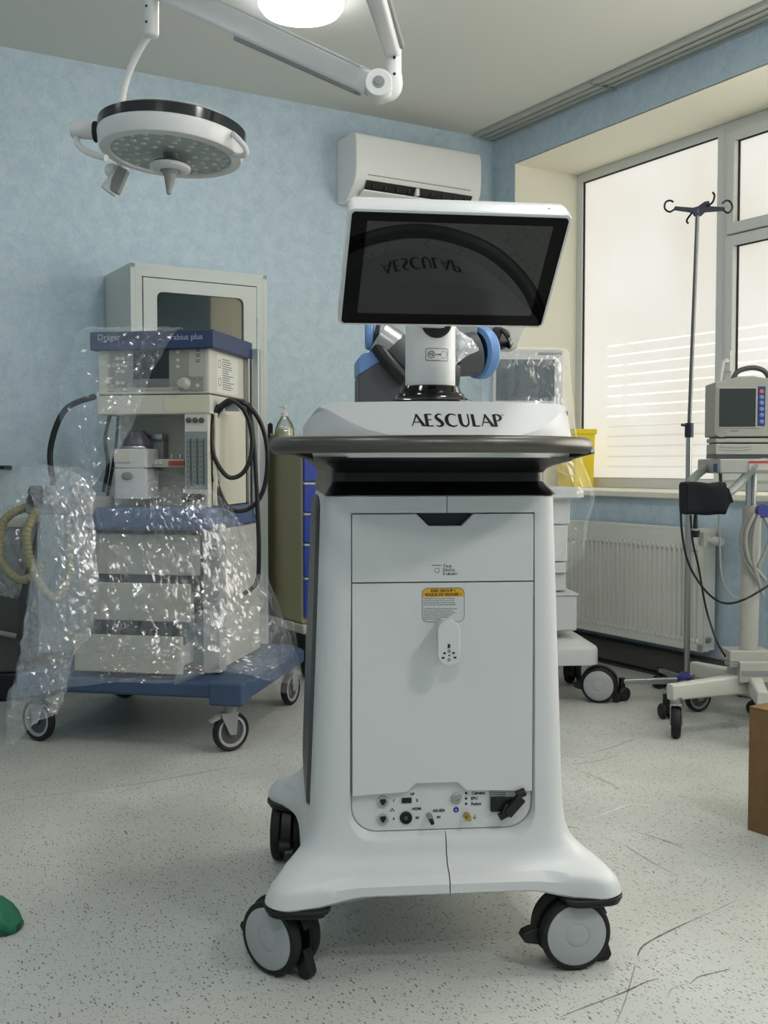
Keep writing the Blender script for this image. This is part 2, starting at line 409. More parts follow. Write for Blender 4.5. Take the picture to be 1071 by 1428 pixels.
# ---- scuffs on the floor: flat marks
floor = bpy.data.objects['floor']
def scuff(pts, wd, m=M_SCUFF, kind='scuff_mark'):
    P = curve([atz(x, y, 0) for x, y in pts], 5); Mi = ROOM_M.inverted(); mb = MB(); v = []
    n = len(P)
    for i, p in enumerate(P):
        t = (P[min(i+1, n-1)]-P[max(i-1, 0)]).normalized(); s = Vector((-t.y, t.x, 0))
        k = wd*(.35+.65*math.sin(PI*min(1, max(0, i/(n-1)))))*(.6+.7*random.random())
        for sg in (1, -1):
            q = Mi @ (p+s*k*sg*.5); v.append((q.x, q.y, .0004))
    mb.add(v, [(2*i, 2*i+1, 2*i+3, 2*i+2) for i in range(n-1)]); mb.build(kind, m, floor, smooth=False)
scuff([(858, 1428), (872, 1395), (882, 1360), (886, 1345)], .004, M_SCUFFL)
scuff([(889, 1333), (896, 1320), (915, 1308), (945, 1293), (990, 1273)], .006)
scuff([(990, 1273), (1010, 1264), (1028, 1255)], .003, M_SCUFFL)
scuff([(780, 1419), (820, 1403), (870, 1384), (900, 1370), (919, 1365)], .004)
scuff([(932, 1392), (936, 1380), (950, 1374), (964, 1371)], .002, M_SCUFFL)
scuff([(964, 1371), (975, 1362), (1000, 1356), (1019, 1351)], .003)
scuff([(796, 1066), (830, 1062), (864, 1053)], .006, M_SCUFFL)
scuff([(812, 1076), (840, 1088), (862, 1098)], .005, M_SCUFFL)
scuff([(856, 1098), (864, 1100)], .010)
scuff([(884, 1159), (920, 1170), (955, 1183)], .007, M_SCUFFL)
scuff([(786, 1152), (807, 1155)], .006, M_SCUFFL)
scuff([(820, 1142), (850, 1132), (880, 1122), (910, 1124)], .006, M_SCUFFW)
scuff([(826, 1050), (860, 1040), (885, 1030)], .006, M_SCUFFL)
scuff([(0, 1118), (100, 1105), (200, 1092), (300, 1074), (345, 1066)], .005, M_SCUFFL)
scuff([(173, 1158), (178, 1164)], .004); scuff([(160, 1182), (172, 1176), (188, 1168)], .003, M_SCUFFL)
scuff([(911, 1215), (912, 1218)], .004)
scuff([(870, 1178), (905, 1200), (945, 1222)], .004, M_SCUFFL)

# ============================================================ CEILING LAMPS
def ceiling_lamp(p, label, power):
    r = .165
    t = thing('ceiling_lamp', label, 'ceiling lamp', (p[0], p[1], RH), 0, 'round ceiling lamps')
    MB().lathe([(r+.012, 0), (r+.012, -.02), (r, -.03)][::-1], seg=48).build('base', M_WHITE2, t)
    MB().lathe([(r+.004, -.02), (r+.004, -.05), (r-.012, -.072), (r*.6, -.082), (0, -.085)], seg=48).build('diffuser', mat('lit_lamp_diffuser_%d' % power, 'fdfdff', .4, emit=power), t)
p = atz(420, -2, RH-.02)
ceiling_lamp((p.x, p.y), 'lit round white ceiling lamp above the lamp arms', LAMP_FAR)
for lx, ly, nm, pw in ((-1.83, -5.6, 'near ceiling by the window', LAMP_NEAR*1.5), (-3.9, -5.6, 'near ceiling by the left wall, added as unseen fill', LAMP_NEAR*.85), (-1.83, -3.4, 'ceiling above the console, added as unseen fill', LAMP_NEAR*.85), (-3.9, -3.4, 'ceiling above the green clog, added as unseen fill', LAMP_NEAR*.38), (-3.9, -1.21, 'far ceiling by the left wall, added as unseen fill', LAMP_NEAR*.2)):  # unseen lamps; all but the one by the window added to brighten the room
    q = room(lx, ly); ceiling_lamp((q.x, q.y), 'lit round white ceiling lamp on the ' + nm, pw)

# ============================================================ AIR CONDITIONER
ac = thing('air_conditioner', 'white wall-mounted air conditioner high in the corner above the screen', 'air conditioner', room(-1.02, 0, 2.375), YAW)
# profile (y, z) swept along x ; y negative = into the room
prof = [(-.001, 0), (-.001, .33), (-.17, .335), (-.2, .325), (-.215, .29), (-.215, .16), (-.205, .10), (-.185, .07), (-.10, .0)]
W_ = .785
MB().prism([(a, b) for a, b in prof], 0, W_, 'x').build('housing', M_ACW, ac, bevel=.008, seg=3)
MB().box(.07, W_-.07, -.2165, -.200, .1185, .1195).build('panel_seam', M_MGREY, ac)
sl = MB(); 
def acq(u, y): return None
MB().add([(.065, -.2075, .092), (W_-.055, -.2075, .092), (W_-.055, -.178, .050), (.065, -.178, .050)], [(0, 1, 2, 3)]).build('air_outlet', M_BLACK, ac, smooth=False)
fl = MB().add([(.055, -.192, .047), (W_-.045, -.192, .047), (W_-.045, -.135, .022), (.055, -.135, .022), (.055, -.19, .040), (W_-.045, -.19, .040), (W_-.045, -.133, .015), (.055, -.133, .015)],
    [(0, 1, 2, 3), (7, 6, 5, 4), (0, 4, 5, 1), (1, 5, 6, 2), (2, 6, 7, 3), (3, 7, 4, 0)])
fl.build('flap', M_ACW, ac)
for k in range(9):
    x = .11+k*.072
    MB().box(x, x+.0025, -.200, -.185, .058, .080).build('vane', M_DGREY, ac)
MB().box(.365, .385, -.2115, -.185, .050, .088).build('outlet_divider', M_ACW, ac, bevel=.002)

# ============================================================ SURGICAL LAMP
def along(px, py, Y): return at(px, py, Y)
LC = at(240, 192, 3.62)
sur = thing('surgical_lamp', 'round white ceiling-hung surgical lamp with jointed arms in front of the blue wall', 'surgical lamp', LC, 0)
TL = Matrix.Rotation(rad(3.2), 4, 'Y') @ Matrix.Rotation(rad(-3.5), 4, 'X')
R0 = .242
MB().lathe([(R0-.03, .012), (R0-.004, .008), (R0, -.004), (R0, -.012), (R0-.006, -.052), (R0-.012, -.060), (R0-.042, -.063), (R0-.044, -.058), (R0-.05, -.050), (R0-.08, .0)], TL, 72, False).build('lamp_body', M_WHITE2, sur)
MB().lathe([(.0, .055), (R0-.07, .050), (R0-.012, .036), (R0+.001, .028), (R0+.001, -.006), (R0-.02, -.006)], TL, 72, False).build('dark_rim', mat('dark_grey_gloss', '2b2f30', .12), sur)
MB().lathe([(0, .062), (R0-.1, .060), (R0-.03, .046), (R0-.02, .038)], TL, 72, False).build('top_cover', M_WHITE2, sur)
MB().lathe([(R0-.043, -.0555), (R0-.045, -.0565), (.0, -.0565)], TL, 64, False).build('lens_plate', mat('grey_green_lamp_lens', 'a3ada8', .3), sur)
led = mat('pale_led_lens', 'c2cbc6', .25)
proto = None
for ring, cnt in ((.075, 8), (.115, 13), (.15, 18), (.182, 22)):
    for k in range(cnt):
        a = 2*PI*(k+.3*ring*10)/cnt
        if proto is None:
            proto = MB().lathe([(.010, 0), (.009, -.002), (.005, -.003), (0, -.0032)], None, 12).build('led_lens', led, sur); o = proto
        else:
            o = proto.copy(); COL.objects.link(o)
        o.parent = sur; o.matrix_local = TL @ Matrix.Translation((ring*math.cos(a), ring*math.sin(a), -.0565))
hd = MB().lathe([(.028, -.056), (.030, -.05), (.024, -.07), (.020, -.074), (.020, -.085), (.060, -.088), (.066, -.094), (.066, -.100), (.058, -.108), (.040, -.110)], TL, 40)
hd.build('handle_mount', mat('dark_handle_mount', '5d615f', .4), sur)
MB().lathe([(.067, -.096), (.067, -.106), (.055, -.113), (.034, -.113), (.030, -.106)], TL, 40, False).build('handle_guard', M_WHITE2, sur)
MB().lathe([(.030, -.108), (.026, -.120), (.021, -.124), (.015, -.150), (.011, -.168), (.007, -.188), (.004, -.190)], TL, 24).build('handle', M_MGREY, sur)
# yoke on the left, rods
L_ = lambda px, py, Y: to_local(sur, at(px, py, Y))
MB().cyl(L_(101, 181, 3.60), L_(134, 184, 3.60), .026).cyl(L_(99.5, 181, 3.60), L_(101, 181, 3.6), .024, .026).build('yoke_hub', M_WHITE2, sur, bevel=.003)
MB().cyl(L_(131, 184, 3.60), L_(143, 184, 3.60), .034).build('yoke_collar', M_BLACK, sur, bevel=.003)
MB().tube([L_(107, 190, 3.6), L_(108, 200, 3.58), L_(118, 210, 3.55), L_(135, 217, 3.52), L_(148, 220, 3.5)], .0105, smooth=6).build('left_grip', M_WHITE2, sur)
MB().tube([L_(318, 182, 3.56), L_(328, 190, 3.50), L_(342, 206, 3.50), L_(341, 216, 3.52), L_(328, 216, 3.56), L_(318, 208, 3.6)], .0095, smooth=6).build('right_grip', M_WHITE2, sur)
# bar hanging below behind the disc
MB().cyl(L_(172, 236, 3.85), L_(150, 268, 3.85), .024, .030).sphere(L_(156, 238, 3.85), .026).build('rear_grip', M_WHITE2, sur, bevel=.006)
MB().prism([(-.02, 0), (.022, 0), (.022, .09), (-.02, .09)], -.018, .018, 'y', Matrix.Translation(L_(158, 268, 3.84)) @ Matrix.Rotation(rad(24), 4, 'Y')).build('rear_grip_end', M_MGREY, sur, bevel=.005)
# drop tube and curved rod
K0 = at(211, -25, 3.72); K1 = at(211, 52, 3.72)
kn = MB().cyl(to_local(sur, K0), to_local(sur, at(211, 49, 3.72)), .026).sphere(to_local(sur, at(211, 49, 3.72)), .026, sc=(1, 1, .35))
kn.build('drop_tube', M_WHITE2, sur)
MB().tube([L_(208, 48, 3.74), L_(199, 62, 3.76), L_(187, 84, 3.78), L_(176, 112, 3.80), L_(170, 140, 3.80), L_(168, 165, 3.8), L_(166, 200, 3.83), L_(168, 240, 3.85)], .0125, 14, smooth=6).build('curved_rod', M_WHITE2, sur)
for yy in (8, 30): MB().sphere(L_(204, yy, 3.695), .004).build('screw', M_BLACK, sur)
# spring arm from the elbow up to the left, extension arm up
E0 = at(528, 121, 3.22)
def arm(mb, A, B, w0, h0, w1, h1):
    A = Vector(A); B = Vector(B); t = (B-A).normalized(); s = t.cross(Vector((0, 0, 1))).normalized(); u = s.cross(t).normalized()
    rings = []
    for P, w_, h_ in ((A, w0, h0), (A.lerp(B, .12), w0*1.0, h0*1.05), (A.lerp(B, .9), w1, h1), (B, w1, h1)):
        ring = []
        for a, b in rrect(-w_, w_, -h_, h_, min(w_, h_)*.45, 4): ring.append(P+s*a+u*b)
        rings.append(ring)
    return mb.loft(rings)
A_ = to_local(sur, at(520, 119, 3.22)); B_ = to_local(sur, at(232, -14, 3.70))
arm(MB(), A_, B_, .028, .034, .030, .044).build('spring_arm', M_WHITE2, sur)
off = Vector((0, 0, -.045))
arm(MB(), A_.lerp(B_, .06)+off*.8, A_.lerp(B_, .62)+off*1.05, .022, .012, .022, .012).build('arm_channel', M_MGREY, sur, bevel=.003)
offu = Vector((0, 0, .043))
arm(MB(), A_.lerp(B_, .03)+offu*.92, A_.lerp(B_, .98)+offu*1.15, .0275, .003, .0295, .003).build('arm_edge_strip', M_ACW, sur)
sd = (B_-A_).normalized().cross(Vector((0, 0, 1))).normalized()
J = to_local(sur, E0)
MB().cyl(J-Vector((0, .042, 0)), J+Vector((0, .042, 0)), .040, seg=40).build('elbow_joint', M_WHITE2, sur, bevel=.004)
MB().cyl(J-Vector((0, .0435, 0)), J-Vector((0, .040, 0)), .018).build('joint_cap', M_MGREY, sur, bevel=.001)
MB().cyl(J-Vector((0, .0455, 0)), J-Vector((0, .043, 0)), .010).build('joint_screw', M_CHROME, sur)
V0 = L_(545, 122, 3.24)
MB().tube([J+Vector((.005, 0, -.01)), L_(540, 130, 3.24), L_(549, 122, 3.24), L_(549, 106, 3.24)], .026, 16, smooth=5).build('elbow_bend', M_WHITE2, sur)
MB().cyl(L_(549, 112, 3.24), L_(549, 70, 3.24), .0235, seg=28).build('vertical_tube', M_WHITE2, sur)
for yy in (80, 103): MB().sphere(L_(550, yy, 3.215), .0045).build('screw', M_BLACK, sur)
D0 = L_(548, 74, 3.24); D1 = L_(520, -22, 2.95)
arm(MB(), D0, D1, .022, .022, .026, .028).build('extension_arm', M_WHITE2, sur)
arm(MB(), D0+Vector((.012, .0, .02)), D1+Vector((.010, .0, .014)), .022, .010, .024, .012).build('arm_channel', M_MGREY, sur)
# mount above the frame
PV = at(440, -320, 2.6)
top = to_local(sur, (PV.x, PV.y, RH))
b2 = Vector((top.x, top.y, D1.z+.0))
arm(MB(), D1, b2, .034, .036, .034, .036).build('extension_arm', M_WHITE2, sur)
MB().cyl(b2-Vector((0, 0, .05)), top, .04).lathe([(.14, -.10), (.14, -.02), (.12, 0)], Matrix.Translation(top), 40).build('ceiling_mount', M_WHITE2, sur)
MB().cyl(to_local(sur, at(211, -35, 3.72)), to_local(sur, at(211, -12, 3.72)), .036).build('knuckle', M_WHITE2, sur)
# ============================================================ MAIN CART
CART_RZ = rad(5.6)
cart = thing('surgical_microscope_cart', 'large white wheeled console with tilted black screen and bronze push handle', 'medical cart', (.1235, 2.06, 0), CART_RZ)
CLc = lambda px, py, Y: to_local(cart, at(px, py, Y))
def lerp(a, b, t): return a+(b-a)*t
def interp(tab, z):
    if z <= tab[0][0]: return tab[0][1]
    for (z0, a), (z1, b) in zip(tab, tab[1:]):
        if z <= z1: return lerp(a, b, (z-z0)/(z1-z0))
    return tab[-1][1]
BASE = [(0, 0), (.12, 0), (.20, -.002), (.265, -.016), (.315, -.024), (.348, .000), (.352, .045), (.315, .105), (.292, .17), (.281, .25), (.279, .37), (.281, .48), (.292, .56), (.315, .62), (.350, .675), (.352, .72), (.325, .747), (.27, .742), (.20, .72), (.12, .715), (0, .715)]
UP = [(0, .06), (.12, .06), (.172, .06), (.205, .064), (.226, .078), (.236, .10), (.240, .13), (.241, .17), (.241, .21), (.241, .28), (.241, .37), (.241, .46), (.241, .52), (.241, .56), (.238, .61), (.230, .645), (.215, .665), (.195, .675), (.17, .68), (.12, .68), (0, .68)]
BX = [(.165, 1), (.180, .95), (.19, .85), (.2, .68), (.213, .45), (.228, .27), (.242, .15), (.27, .05), (.31, .01), (.36, 0)]
BYt = [(.165, 1), (.189, .985), (.195, .93), (.200, .78), (.206, .52), (.213, .36), (.228, .20), (.25, .10), (.28, .03), (.31, 0)]
def taper(z): return lerp(1.075, .975, max(0, min(1, (z-.30)/.64)))
rings = []
for z in (.163, .167, .175, .185, .192, .196, .2, .203, .206, .213, .22, .228, .235, .242, .255, .27, .29, .31, .335, .36, .45, .6, .78, .925, .938, .942):
    bx = interp(BX, z); by = interp(BYt, z); q = []
    for (x0, y0), (x1, y1) in zip(UP, BASE):
        q.append(Vector((lerp(x0*taper(z), x1, bx), lerp(y0, y1, by), 0)))
    if z < .166: q = [Vector((p.x*.985, .36+(p.y-.36)*.985, 0)) for p in q]
    if z > .94: q = [Vector((p.x*.975, .37+(p.y-.37)*.975, 0)) for p in q]
    q = curve(q, 4)
    full = q + [Vector((-p.x, p.y, 0)) for p in reversed(q[1:-1])]
    ring = []
    for p in full:
        dz = 0
        if z < .2:      # feet hang a little lower than the middle
            dz = -.014*max(0, min(1, (abs(p.x)-.17)/.08))*(1-(z-.163)/.037)
        ring.append((p.x, p.y, z+dz))
    rings.append(ring)
body = MB().loft(rings).build('body', M_WHITE, cart, smooth=False)
def boolcut(o, cut):
    c = cut.build('cutter', M_WHITE, cart, smooth=False)
    md = o.modifiers.new('b', 'BOOLEAN'); md.object = c; md.operation = 'DIFFERENCE'; md.solver = 'EXACT'
    dg = bpy.context.evaluated_depsgraph_get(); me = bpy.data.meshes.new_from_object(o.evaluated_get(dg))
    o.modifiers.clear(); o.data = me; bpy.data.objects.remove(c)
PX = .181
po = rrect(-PX-.002, PX+.002, .268, .906, (.052, .052, .002, .002), 8)
def flare(k): return [(x+math.copysign(k*.8, x)*max(0, min(1, (.345-z)/.03)), z-(k if z < .325 else 0)) for x, z in po]
pocket = MB().loft([[(x, y, z) for x, z in flare(k)] for y, k in ((-.2, .26), (.0, .085), (.058, .009), (.066, .002), (.070, 0), (.078, 0))])
boolcut(body, pocket)
boolcut(body, MB().box(.0055, .0078, -.1, .0655, .9, 1.0))
boolcut(body, MB().box(.0045, .0068, -.1, .069, .1, .27))
body.data.shade_smooth(); body.data.set_sharp_from_angle(angle=rad(32))
# lip around the connector bay
mb = MB()
# drawer front and service door
ZM = .7685; FY = .0595
dr = [(-PX, ZM+.0012), (PX, ZM+.0012), (PX, .9035), (.060, .9035), (.036, .880), (-.030, .880), (-.054, .9035), (-PX, .9035)]
drawer = MB().prism(dr, FY, .075, 'y').build('drawer_front', M_WHITE, cart, bevel=.0012)
MB().box(-.052, .058, .0765, .0775, .876, .9045).build('grip_recess', M_BLACK, cart, smooth=False)
dn = [(-PX, .345), (-.072, .350), (-.055, .367), (.030, .367), (.047, .350), (PX, .345), (PX, ZM-.0012), (-PX, ZM-.0012)]
door = MB().prism(dn, FY, .075, 'y').build('service_door', M_WHITE, cart, bevel=.0012)
# connector plate
plate = MB().prism(rrect(-PX, PX, .270, .366, (.05, .05, 0, 0), 8), .0725, .0775, 'y').build('connector_plate', M_WHITE, cart)
def cpx(px, py):  # point on the connector plate
    for Y in (2.1, 2.13, 2.16):
        p = CLc(px, py, Y)
    # solve Y so that local y = .0722
    Y = 2.13
    for _ in range(12):
        p = CLc(px, py, Y); Y += (.0722-p.y)
    return p
Fy = lambda px, py, y: (lambda: None)
def onface(px, py, yl):
    Y = 2.12
    for _ in range(14):
        p = CLc(px, py, Y); Y += (yl-p.y)
    return p
TY = Matrix.Rotation(PI/2, 4, 'X')
def disc(p, r, d, mb=None): return (mb or MB()).cyl((p.x, p.y-d, p.z), (p.x, p.y+.002, p.z), r, seg=28)
for (px, py) in ((534, 1118), (534, 1142)):
    p = onface(px, py, .0722)
    k = MB().lathe([(.0115, -.001), (.0115, .0035), (.0095, .0045), (.0085, .0045), (.008, .001)], Matrix.Translation(p) @ TY, 32, False).build('network_socket', M_BEIGE2, plate)
    disc(p, .0105, .0012).build('socket_face', M_BEIGE, plate)
    MB().box(p.x-.0055, p.x+.0055, p.y-.003, p.y, p.z-.002, p.z+.005).box(p.x-.003, p.x+.003, p.y-.003, p.y, p.z-.006, p.z-.001).build('socket_opening', M_BLACK, plate, smooth=False)
p = onface(567, 1116, .0722)
MB().box(p.x-.010, p.x+.010, p.y-.0025, p.y, p.z-.0055, p.z+.0055).build('display_socket', M_BLACK, plate, bevel=.001)
p = onface(566, 1140, .0722)
MB().lathe([(.0125, 0), (.0125, .004), (.0105, .005), (.009, .005), (.0085, .002), (0, .002)], Matrix.Translation(p) @ TY, 32, False).build('video_socket', M_BLACK, plate)
disc(p, .004, .004).build('socket_pin', M_DGREY, plate)
p = onface(598, 1139, .0722)
MB().cyl(p+Vector((0, .002, .003)), p+Vector((.002, -.020, -.001)), .006, seg=20).build('coaxial_plug', M_STEEL, plate, bevel=.0008)
MB().cyl(p+Vector((.002, -.020, -.001)), p+Vector((.003, -.030, -.003)), .0042, seg=16).build('coaxial_tip', M_BLACK, plate)
p = onface(636, 1113, .0722)
MB().lathe([(.0105, 0), (.0105, .004), (.0075, .006), (.0045, .006), (.0045, .003), (0, .003)], Matrix.Translation(p) @ TY, 32, False).build('ring_socket', M_STEEL, plate)
p = onface(650, 1137, .0722)
MB().cyl(p+Vector((0, .002, 0)), p+Vector((.001, -.016, 0)), .0075, seg=6).cyl(p+Vector((.001, -.016, 0)), p+Vector((.002, -.026, 0)), .0045, seg=16).build('earth_stud', mat('brass', 'b8a050', .3, metal=.9), plate, bevel=.0006)
p = onface(636, 1129, .0722)
disc(p, .0058, .0005).build('blue_earth_mark', mat('blue_mark', '2b3f95', .5), plate)
text('e', .008, 'mark', M_WHITE, plate, face_front(p.x, p.y-.0008, p.z))
for (s_, px, py, sz) in (('DP', 575, 1107.5, .0068), ('2', 581.5, 1116.5, .0072), ('1', 549, 1117, .0072), ('4', 549, 1142, .0072), ('HDMI', 581, 1128, .0072), ('IN', 582, 1140.5, .0068), ('6G-SDI', 612, 1130.5, .0075), ('IN', 612, 1139.5, .0068),
                      ('Camera', 667, 1106, .0078), ('EPU', 661.5, 1113.5, .0078), ('Robot', 664, 1121, .0078)):
    p = onface(px, py, .0718); text(s_, sz*1.05, 'lettering', M_PRINT, plate, face_front(p.x, p.y, p.z), bold=.0002)
for py in (1106, 1113.5, 1121):
    disc(onface(650, py, .0722), .0024, .0005).build('dot', M_PRINT, plate)
p = onface(662, 1139, .0718)
MB().box(p.x-.0003, p.x+.0003, p.y-.0002, p.y, p.z-.001, p.z+.006).box(p.x-.003, p.x+.003, p.y-.0002, p.y, p.z-.0015, p.z-.0009).box(p.x-.002, p.x+.002, p.y-.0002, p.y, p.z-.003, p.z-.0024).box(p.x-.001, p.x+.001, p.y-.0002, p.y, p.z-.0045, p.z-.0039).build('earth_symbol', M_PRINT, plate, smooth=False)
p = onface(547, 1129.5, .0718)
MB().box(p.x-.0012, p.x+.0012, p.y-.0003, p.y, p.z+.001, p.z+.0035).box(p.x-.0042, p.x-.0018, p.y-.0003, p.y, p.z-.003, p.z-.0005).box(p.x+.0018, p.x+.0042, p.y-.0003, p.y, p.z-.003, p.z-.0005).box(p.x-.003, p.x+.003, p.y-.0003, p.y, p.z+.0, p.z+.0005).build('network_symbol', M_PRINT, plate, smooth=False)
# printed lines near the mains inlet
ln = MB()
for k in range(6):
    a = onface(682, 1098+k*2.6, .0718); ln.box(a.x, a.x+.034, a.y-.0002, a.y, a.z-.0008, a.z+.0008)
ln.build('fine_print', M_GPRINT, plate, smooth=False)
p = onface(701, 1121, .0722)
inl = MB().box(p.x-.026, p.x+.026, p.y-.012, p.y, p.z-.0125, p.z+.0145).build('mains_inlet', M_BLACK, plate, bevel=.0015)
q = onface(711, 1120, .06)
MB().cyl(onface(703, 1138, .05), onface(709, 1122, .055), .0085).box(0, 0, 0, 0, 0, 0).build('plug', M_BLACK, plate)
A1 = onface(707, 1136, .045); A2 = onface(727, 1112, .052)
arm(MB(), A1, A2, .007, .009, .008, .010).build('mains_plug', M_BLACK, plate, bevel=.002)
B1 = onface(727, 1106, .055)
MB().cyl(B1+Vector((-.010, 0, -.004)), B1+Vector((.008, 0, .003)), .0085).build('strain_relief', M_BLACK, plate, bevel=.002)
MB().cyl(onface(696, 1140, .055), onface(706, 1134, .055), .008).build('cable_clamp', M_BLACK, plate, bevel=.002)
# small logo on the drawer
def facetext(s, px, py, sz, m=M_PRINT, al='LEFT', par=drawer, yl=FY-.0003, b=.0001, xs=1.):
    p = onface(px, py, yl); return text(s, sz, 'lettering', m, par, face_front(p.x, p.y, p.z), ext=.0001, align=al, bold=b, xs=xs)
for s0, s1, py in (('T', 'RUE', 790), ('D', 'IGITAL', 795.3), ('S', 'URGERY', 800.6)):
    facetext(s0, 617.5, py-.3, .0088); facetext(s1, 621.8, py, .0066, xs=.95)
p = onface(609.5, 795.5, FY)
MB().lathe([(.0052, 0), (.0052, .0003), (.0040, .0003), (.0040, 0)], Matrix.Translation(p) @ TY, 24, False).build('ring_emblem', M_GPRINT, drawer)
p = onface(608.5, 788.3, FY); MB().box(p.x-.0095, p.x+.0095, p.y-.0003, p.y, p.z-.0006, p.z+.0006).build('emblem_bar', M_PRINT, drawer, smooth=False)
# yellow-topped warning label
a = onface(588.5, 820, FY); b = onface(647.5, 867, FY); z0, z1 = b.z, a.z
lab = MB().prism(rrect(a.x, b.x, z0, z1, .011, 6), FY-.0004, FY, 'y').build('warning_label', M_PRINT, door, smooth=False)
i_ = .0009; zs = z1-.0180
MB().prism(rrect(a.x+i_, b.x-i_, z0+i_, zs, (.0102, .0102, 0, 0), 6), FY-.0007, FY-.0004, 'y').build('label_paper', mat('label_paper', 'c9ccc9', .5), door, smooth=False)
MB().prism(rrect(a.x+i_, b.x-i_, zs, z1-i_, (0, 0, .0102, .0102), 6), FY-.0007, FY-.0004, 'y').build('label_heading', mat('label_amber', 'd8a52c', .5), door, smooth=False)
cx_ = (a.x+b.x)/2
text('RISK GROUP 1', .0078, 'lettering', M_PRINT, door, face_front(cx_, FY-.0009, z1-.0058), ext=.0001, bold=.0002)
text('RISQUE DE GROUPE 1', .0078, 'lettering', M_PRINT, door, face_front(cx_, FY-.0009, z1-.0135), ext=.0001, bold=.0002, xs=.95)
small = ['WARNING: Hazardous light and heat are', 'emitted by this lamp. Do not stare at the', 'lamp during operation. Minimise exposure', 'of skin and eyes. Use appropriate shielding.', '', 'ATTENTION: Risque d\'\u00e9missions de lumi\u00e8re', 'pouvant \u00eatre dangereuses pour les yeux', 'Ne pas regarder la lumi\u00e8re de cette lampe', 'pendant le fonctionnement. Minimiser', 'l\'exposition des yeux et de la peau.', 'Utiliser une protection appropri\u00e9e.']
for k, s_ in enumerate(small):
    if s_: text(s_, .0037, 'fine_print', M_PRINT, door, face_front(a.x+.003, FY-.0009, zs-.003-k*.0041), ext=.00005, align='LEFT')
# peg (handle) standing out from the door
hp = onface(626, 894, FY); peg = MB()
a = onface(610, 865, FY-.05); b = onface(641.5, 928, FY-.05)
peg.prism(rrect(a.x, b.x, b.z, a.z, (b.x-a.x)/2-.0005, 10), FY-.054, FY-.046, 'y')
peg.prism(rrect(a.x+.006, b.x-.006, b.z+.028, a.z-.002, .012, 8), FY-.046, FY, 'y')
pg = peg.build('cable_hook', M_WHITE, cart, bevel=.0025, seg=3)
ys_ = FY-.0545
def peg_mark(px, py, w_, h_):
    p = onface(px, py, ys_); MB().box(p.x-w_/2, p.x+w_/2, ys_-.0003, ys_+.0006, p.z-h_/2, p.z+h_/2).build('slot', M_PRINT, pg, smooth=False)
for args in ((626, 901, .0046, .0075), (620, 911, .0045, .0038), (632.5, 910.5, .0045, .0038), (618, 917.5, .0055, .0035), (634.5, 917, .0055, .0035), (626.5, 914, .003, .003)): peg_mark(*args)
for py in (908, 920):
    p = onface(626.3, py, ys_); disc(p, .0032, .0006).build('screw', M_MGREY, pg)
# side panels
for sx in (-1, 1):
    o_ = [(.20, .32), (.215, .60), (.20, .93), (.60, .93), (.62, .60), (.64, .36), (.60, .30), (.26, .265)]
    rr_ = []
    pl = MB()
    ps = curve([Vector((y, z, 0)) for y, z in [(.25, .27), (.235, .34), (.215, .6), (.235, .86), (.30, .925), (.55, .925), (.60, .86), (.62, .6), (.62, .34), (.58, .27), (.42, .262)]], 4, True)
    v = []
    for d in (-.012, .0015, .0035):
        for p in ps:
            sc = 1 if d < .003 else .985
            yy, zz = .42+(p.x-.42)*sc, .6+(p.y-.6)*sc
            v.append((sx*(.241*taper(zz)+d*(2.4 if d > 0 else 1)), yy, zz))
    n = len(ps); f = [tuple(2*n+k for k in range(n))]
    for i in (0, 1):
        for k in range(n): f.append((i*n+k, i*n+(k+1) % n, (i+1)*n+(k+1) % n, (i+1)*n+k))
    pl.add(v, f).build('side_panel', M_DGREY, cart)
    kick = [(.30, .24), (.34, .38), (.40, .40), (.60, .34), (.55, .25)]
# black waist
def ring_rr(hw, y0, y1, z, r, bow=0.0):
    pts = []
    for x, y in rrect(-hw, hw, y0, y1, r, 6): pts.append((x, y - (bow*(1-(x/hw)**2) if y < (y0+y1)/2 else 0), z))
    return pts
def outl(hw, y0, y1, z, r, bow=.0, n=14):
    """rounded outline with a bowed front, constant vertex count"""
    pts = []
    for k in range(n+1):
        x = lerp(-hw+r, hw-r, k/n); pts.append((x, y0-bow*(1-(x/(hw-r))**2), z))
    for k in range(1, 7):
        a = -PI/2+PI/2*k/6; pts.append((hw-r+r*math.cos(a), y0+r+r*math.sin(a), z))
    for k in range(7):
        a = PI/2*k/6; pts.append((hw-r+r*math.cos(a), y1-r+r*math.sin(a), z))
    for k in range(7):
        a = PI/2+PI/2*k/6; pts.append((-hw+r+r*math.cos(a), y1-r+r*math.sin(a), z))
    for k in range(6):
        a = PI+PI/2*k/6; pts.append((-hw+r+r*math.cos(a), y0+r+r*math.sin(a), z))
    return pts
M_WAIST = mat('satin_black_plastic', '101112', .3)
_wr = [outl(.233, .062, .675, .941, .03), outl(.231, .066, .673, .9455, .03), outl(.222, .090, .66, .958, .03), outl(.217, .104, .65, .967, .03), outl(.217, .106, .65, .985, .03), outl(.220, .085, .655, .994, .03, .01), outl(.230, .05, .665, 1.001, .03, .03), outl(.252, .02, .68, 1.008, .03, .07), outl(.257, .008, .685, 1.016, .03, .09)]
MB().loft([[(x*(1+.055*max(0, min(1, (y-.12)/.2))*(1 if .95 < z < 1.003 else 0)), y, z) for x, y, z in r] for r in _wr]).build('waist', M_WAIST, cart)
MB().box(.0055, .0075, .06, .1, .9985, 1.0).build('seam', M_BLACK, cart)
for px, py in ((505, 643), (614, 633.5), (653, 633.5), (742, 644)):
    p = onface(px, py, -.0 if py < 640 else .03); MB().sphere(p, .004, sc=(1, 1, .7)).build('screw', M_STEEL, cart)
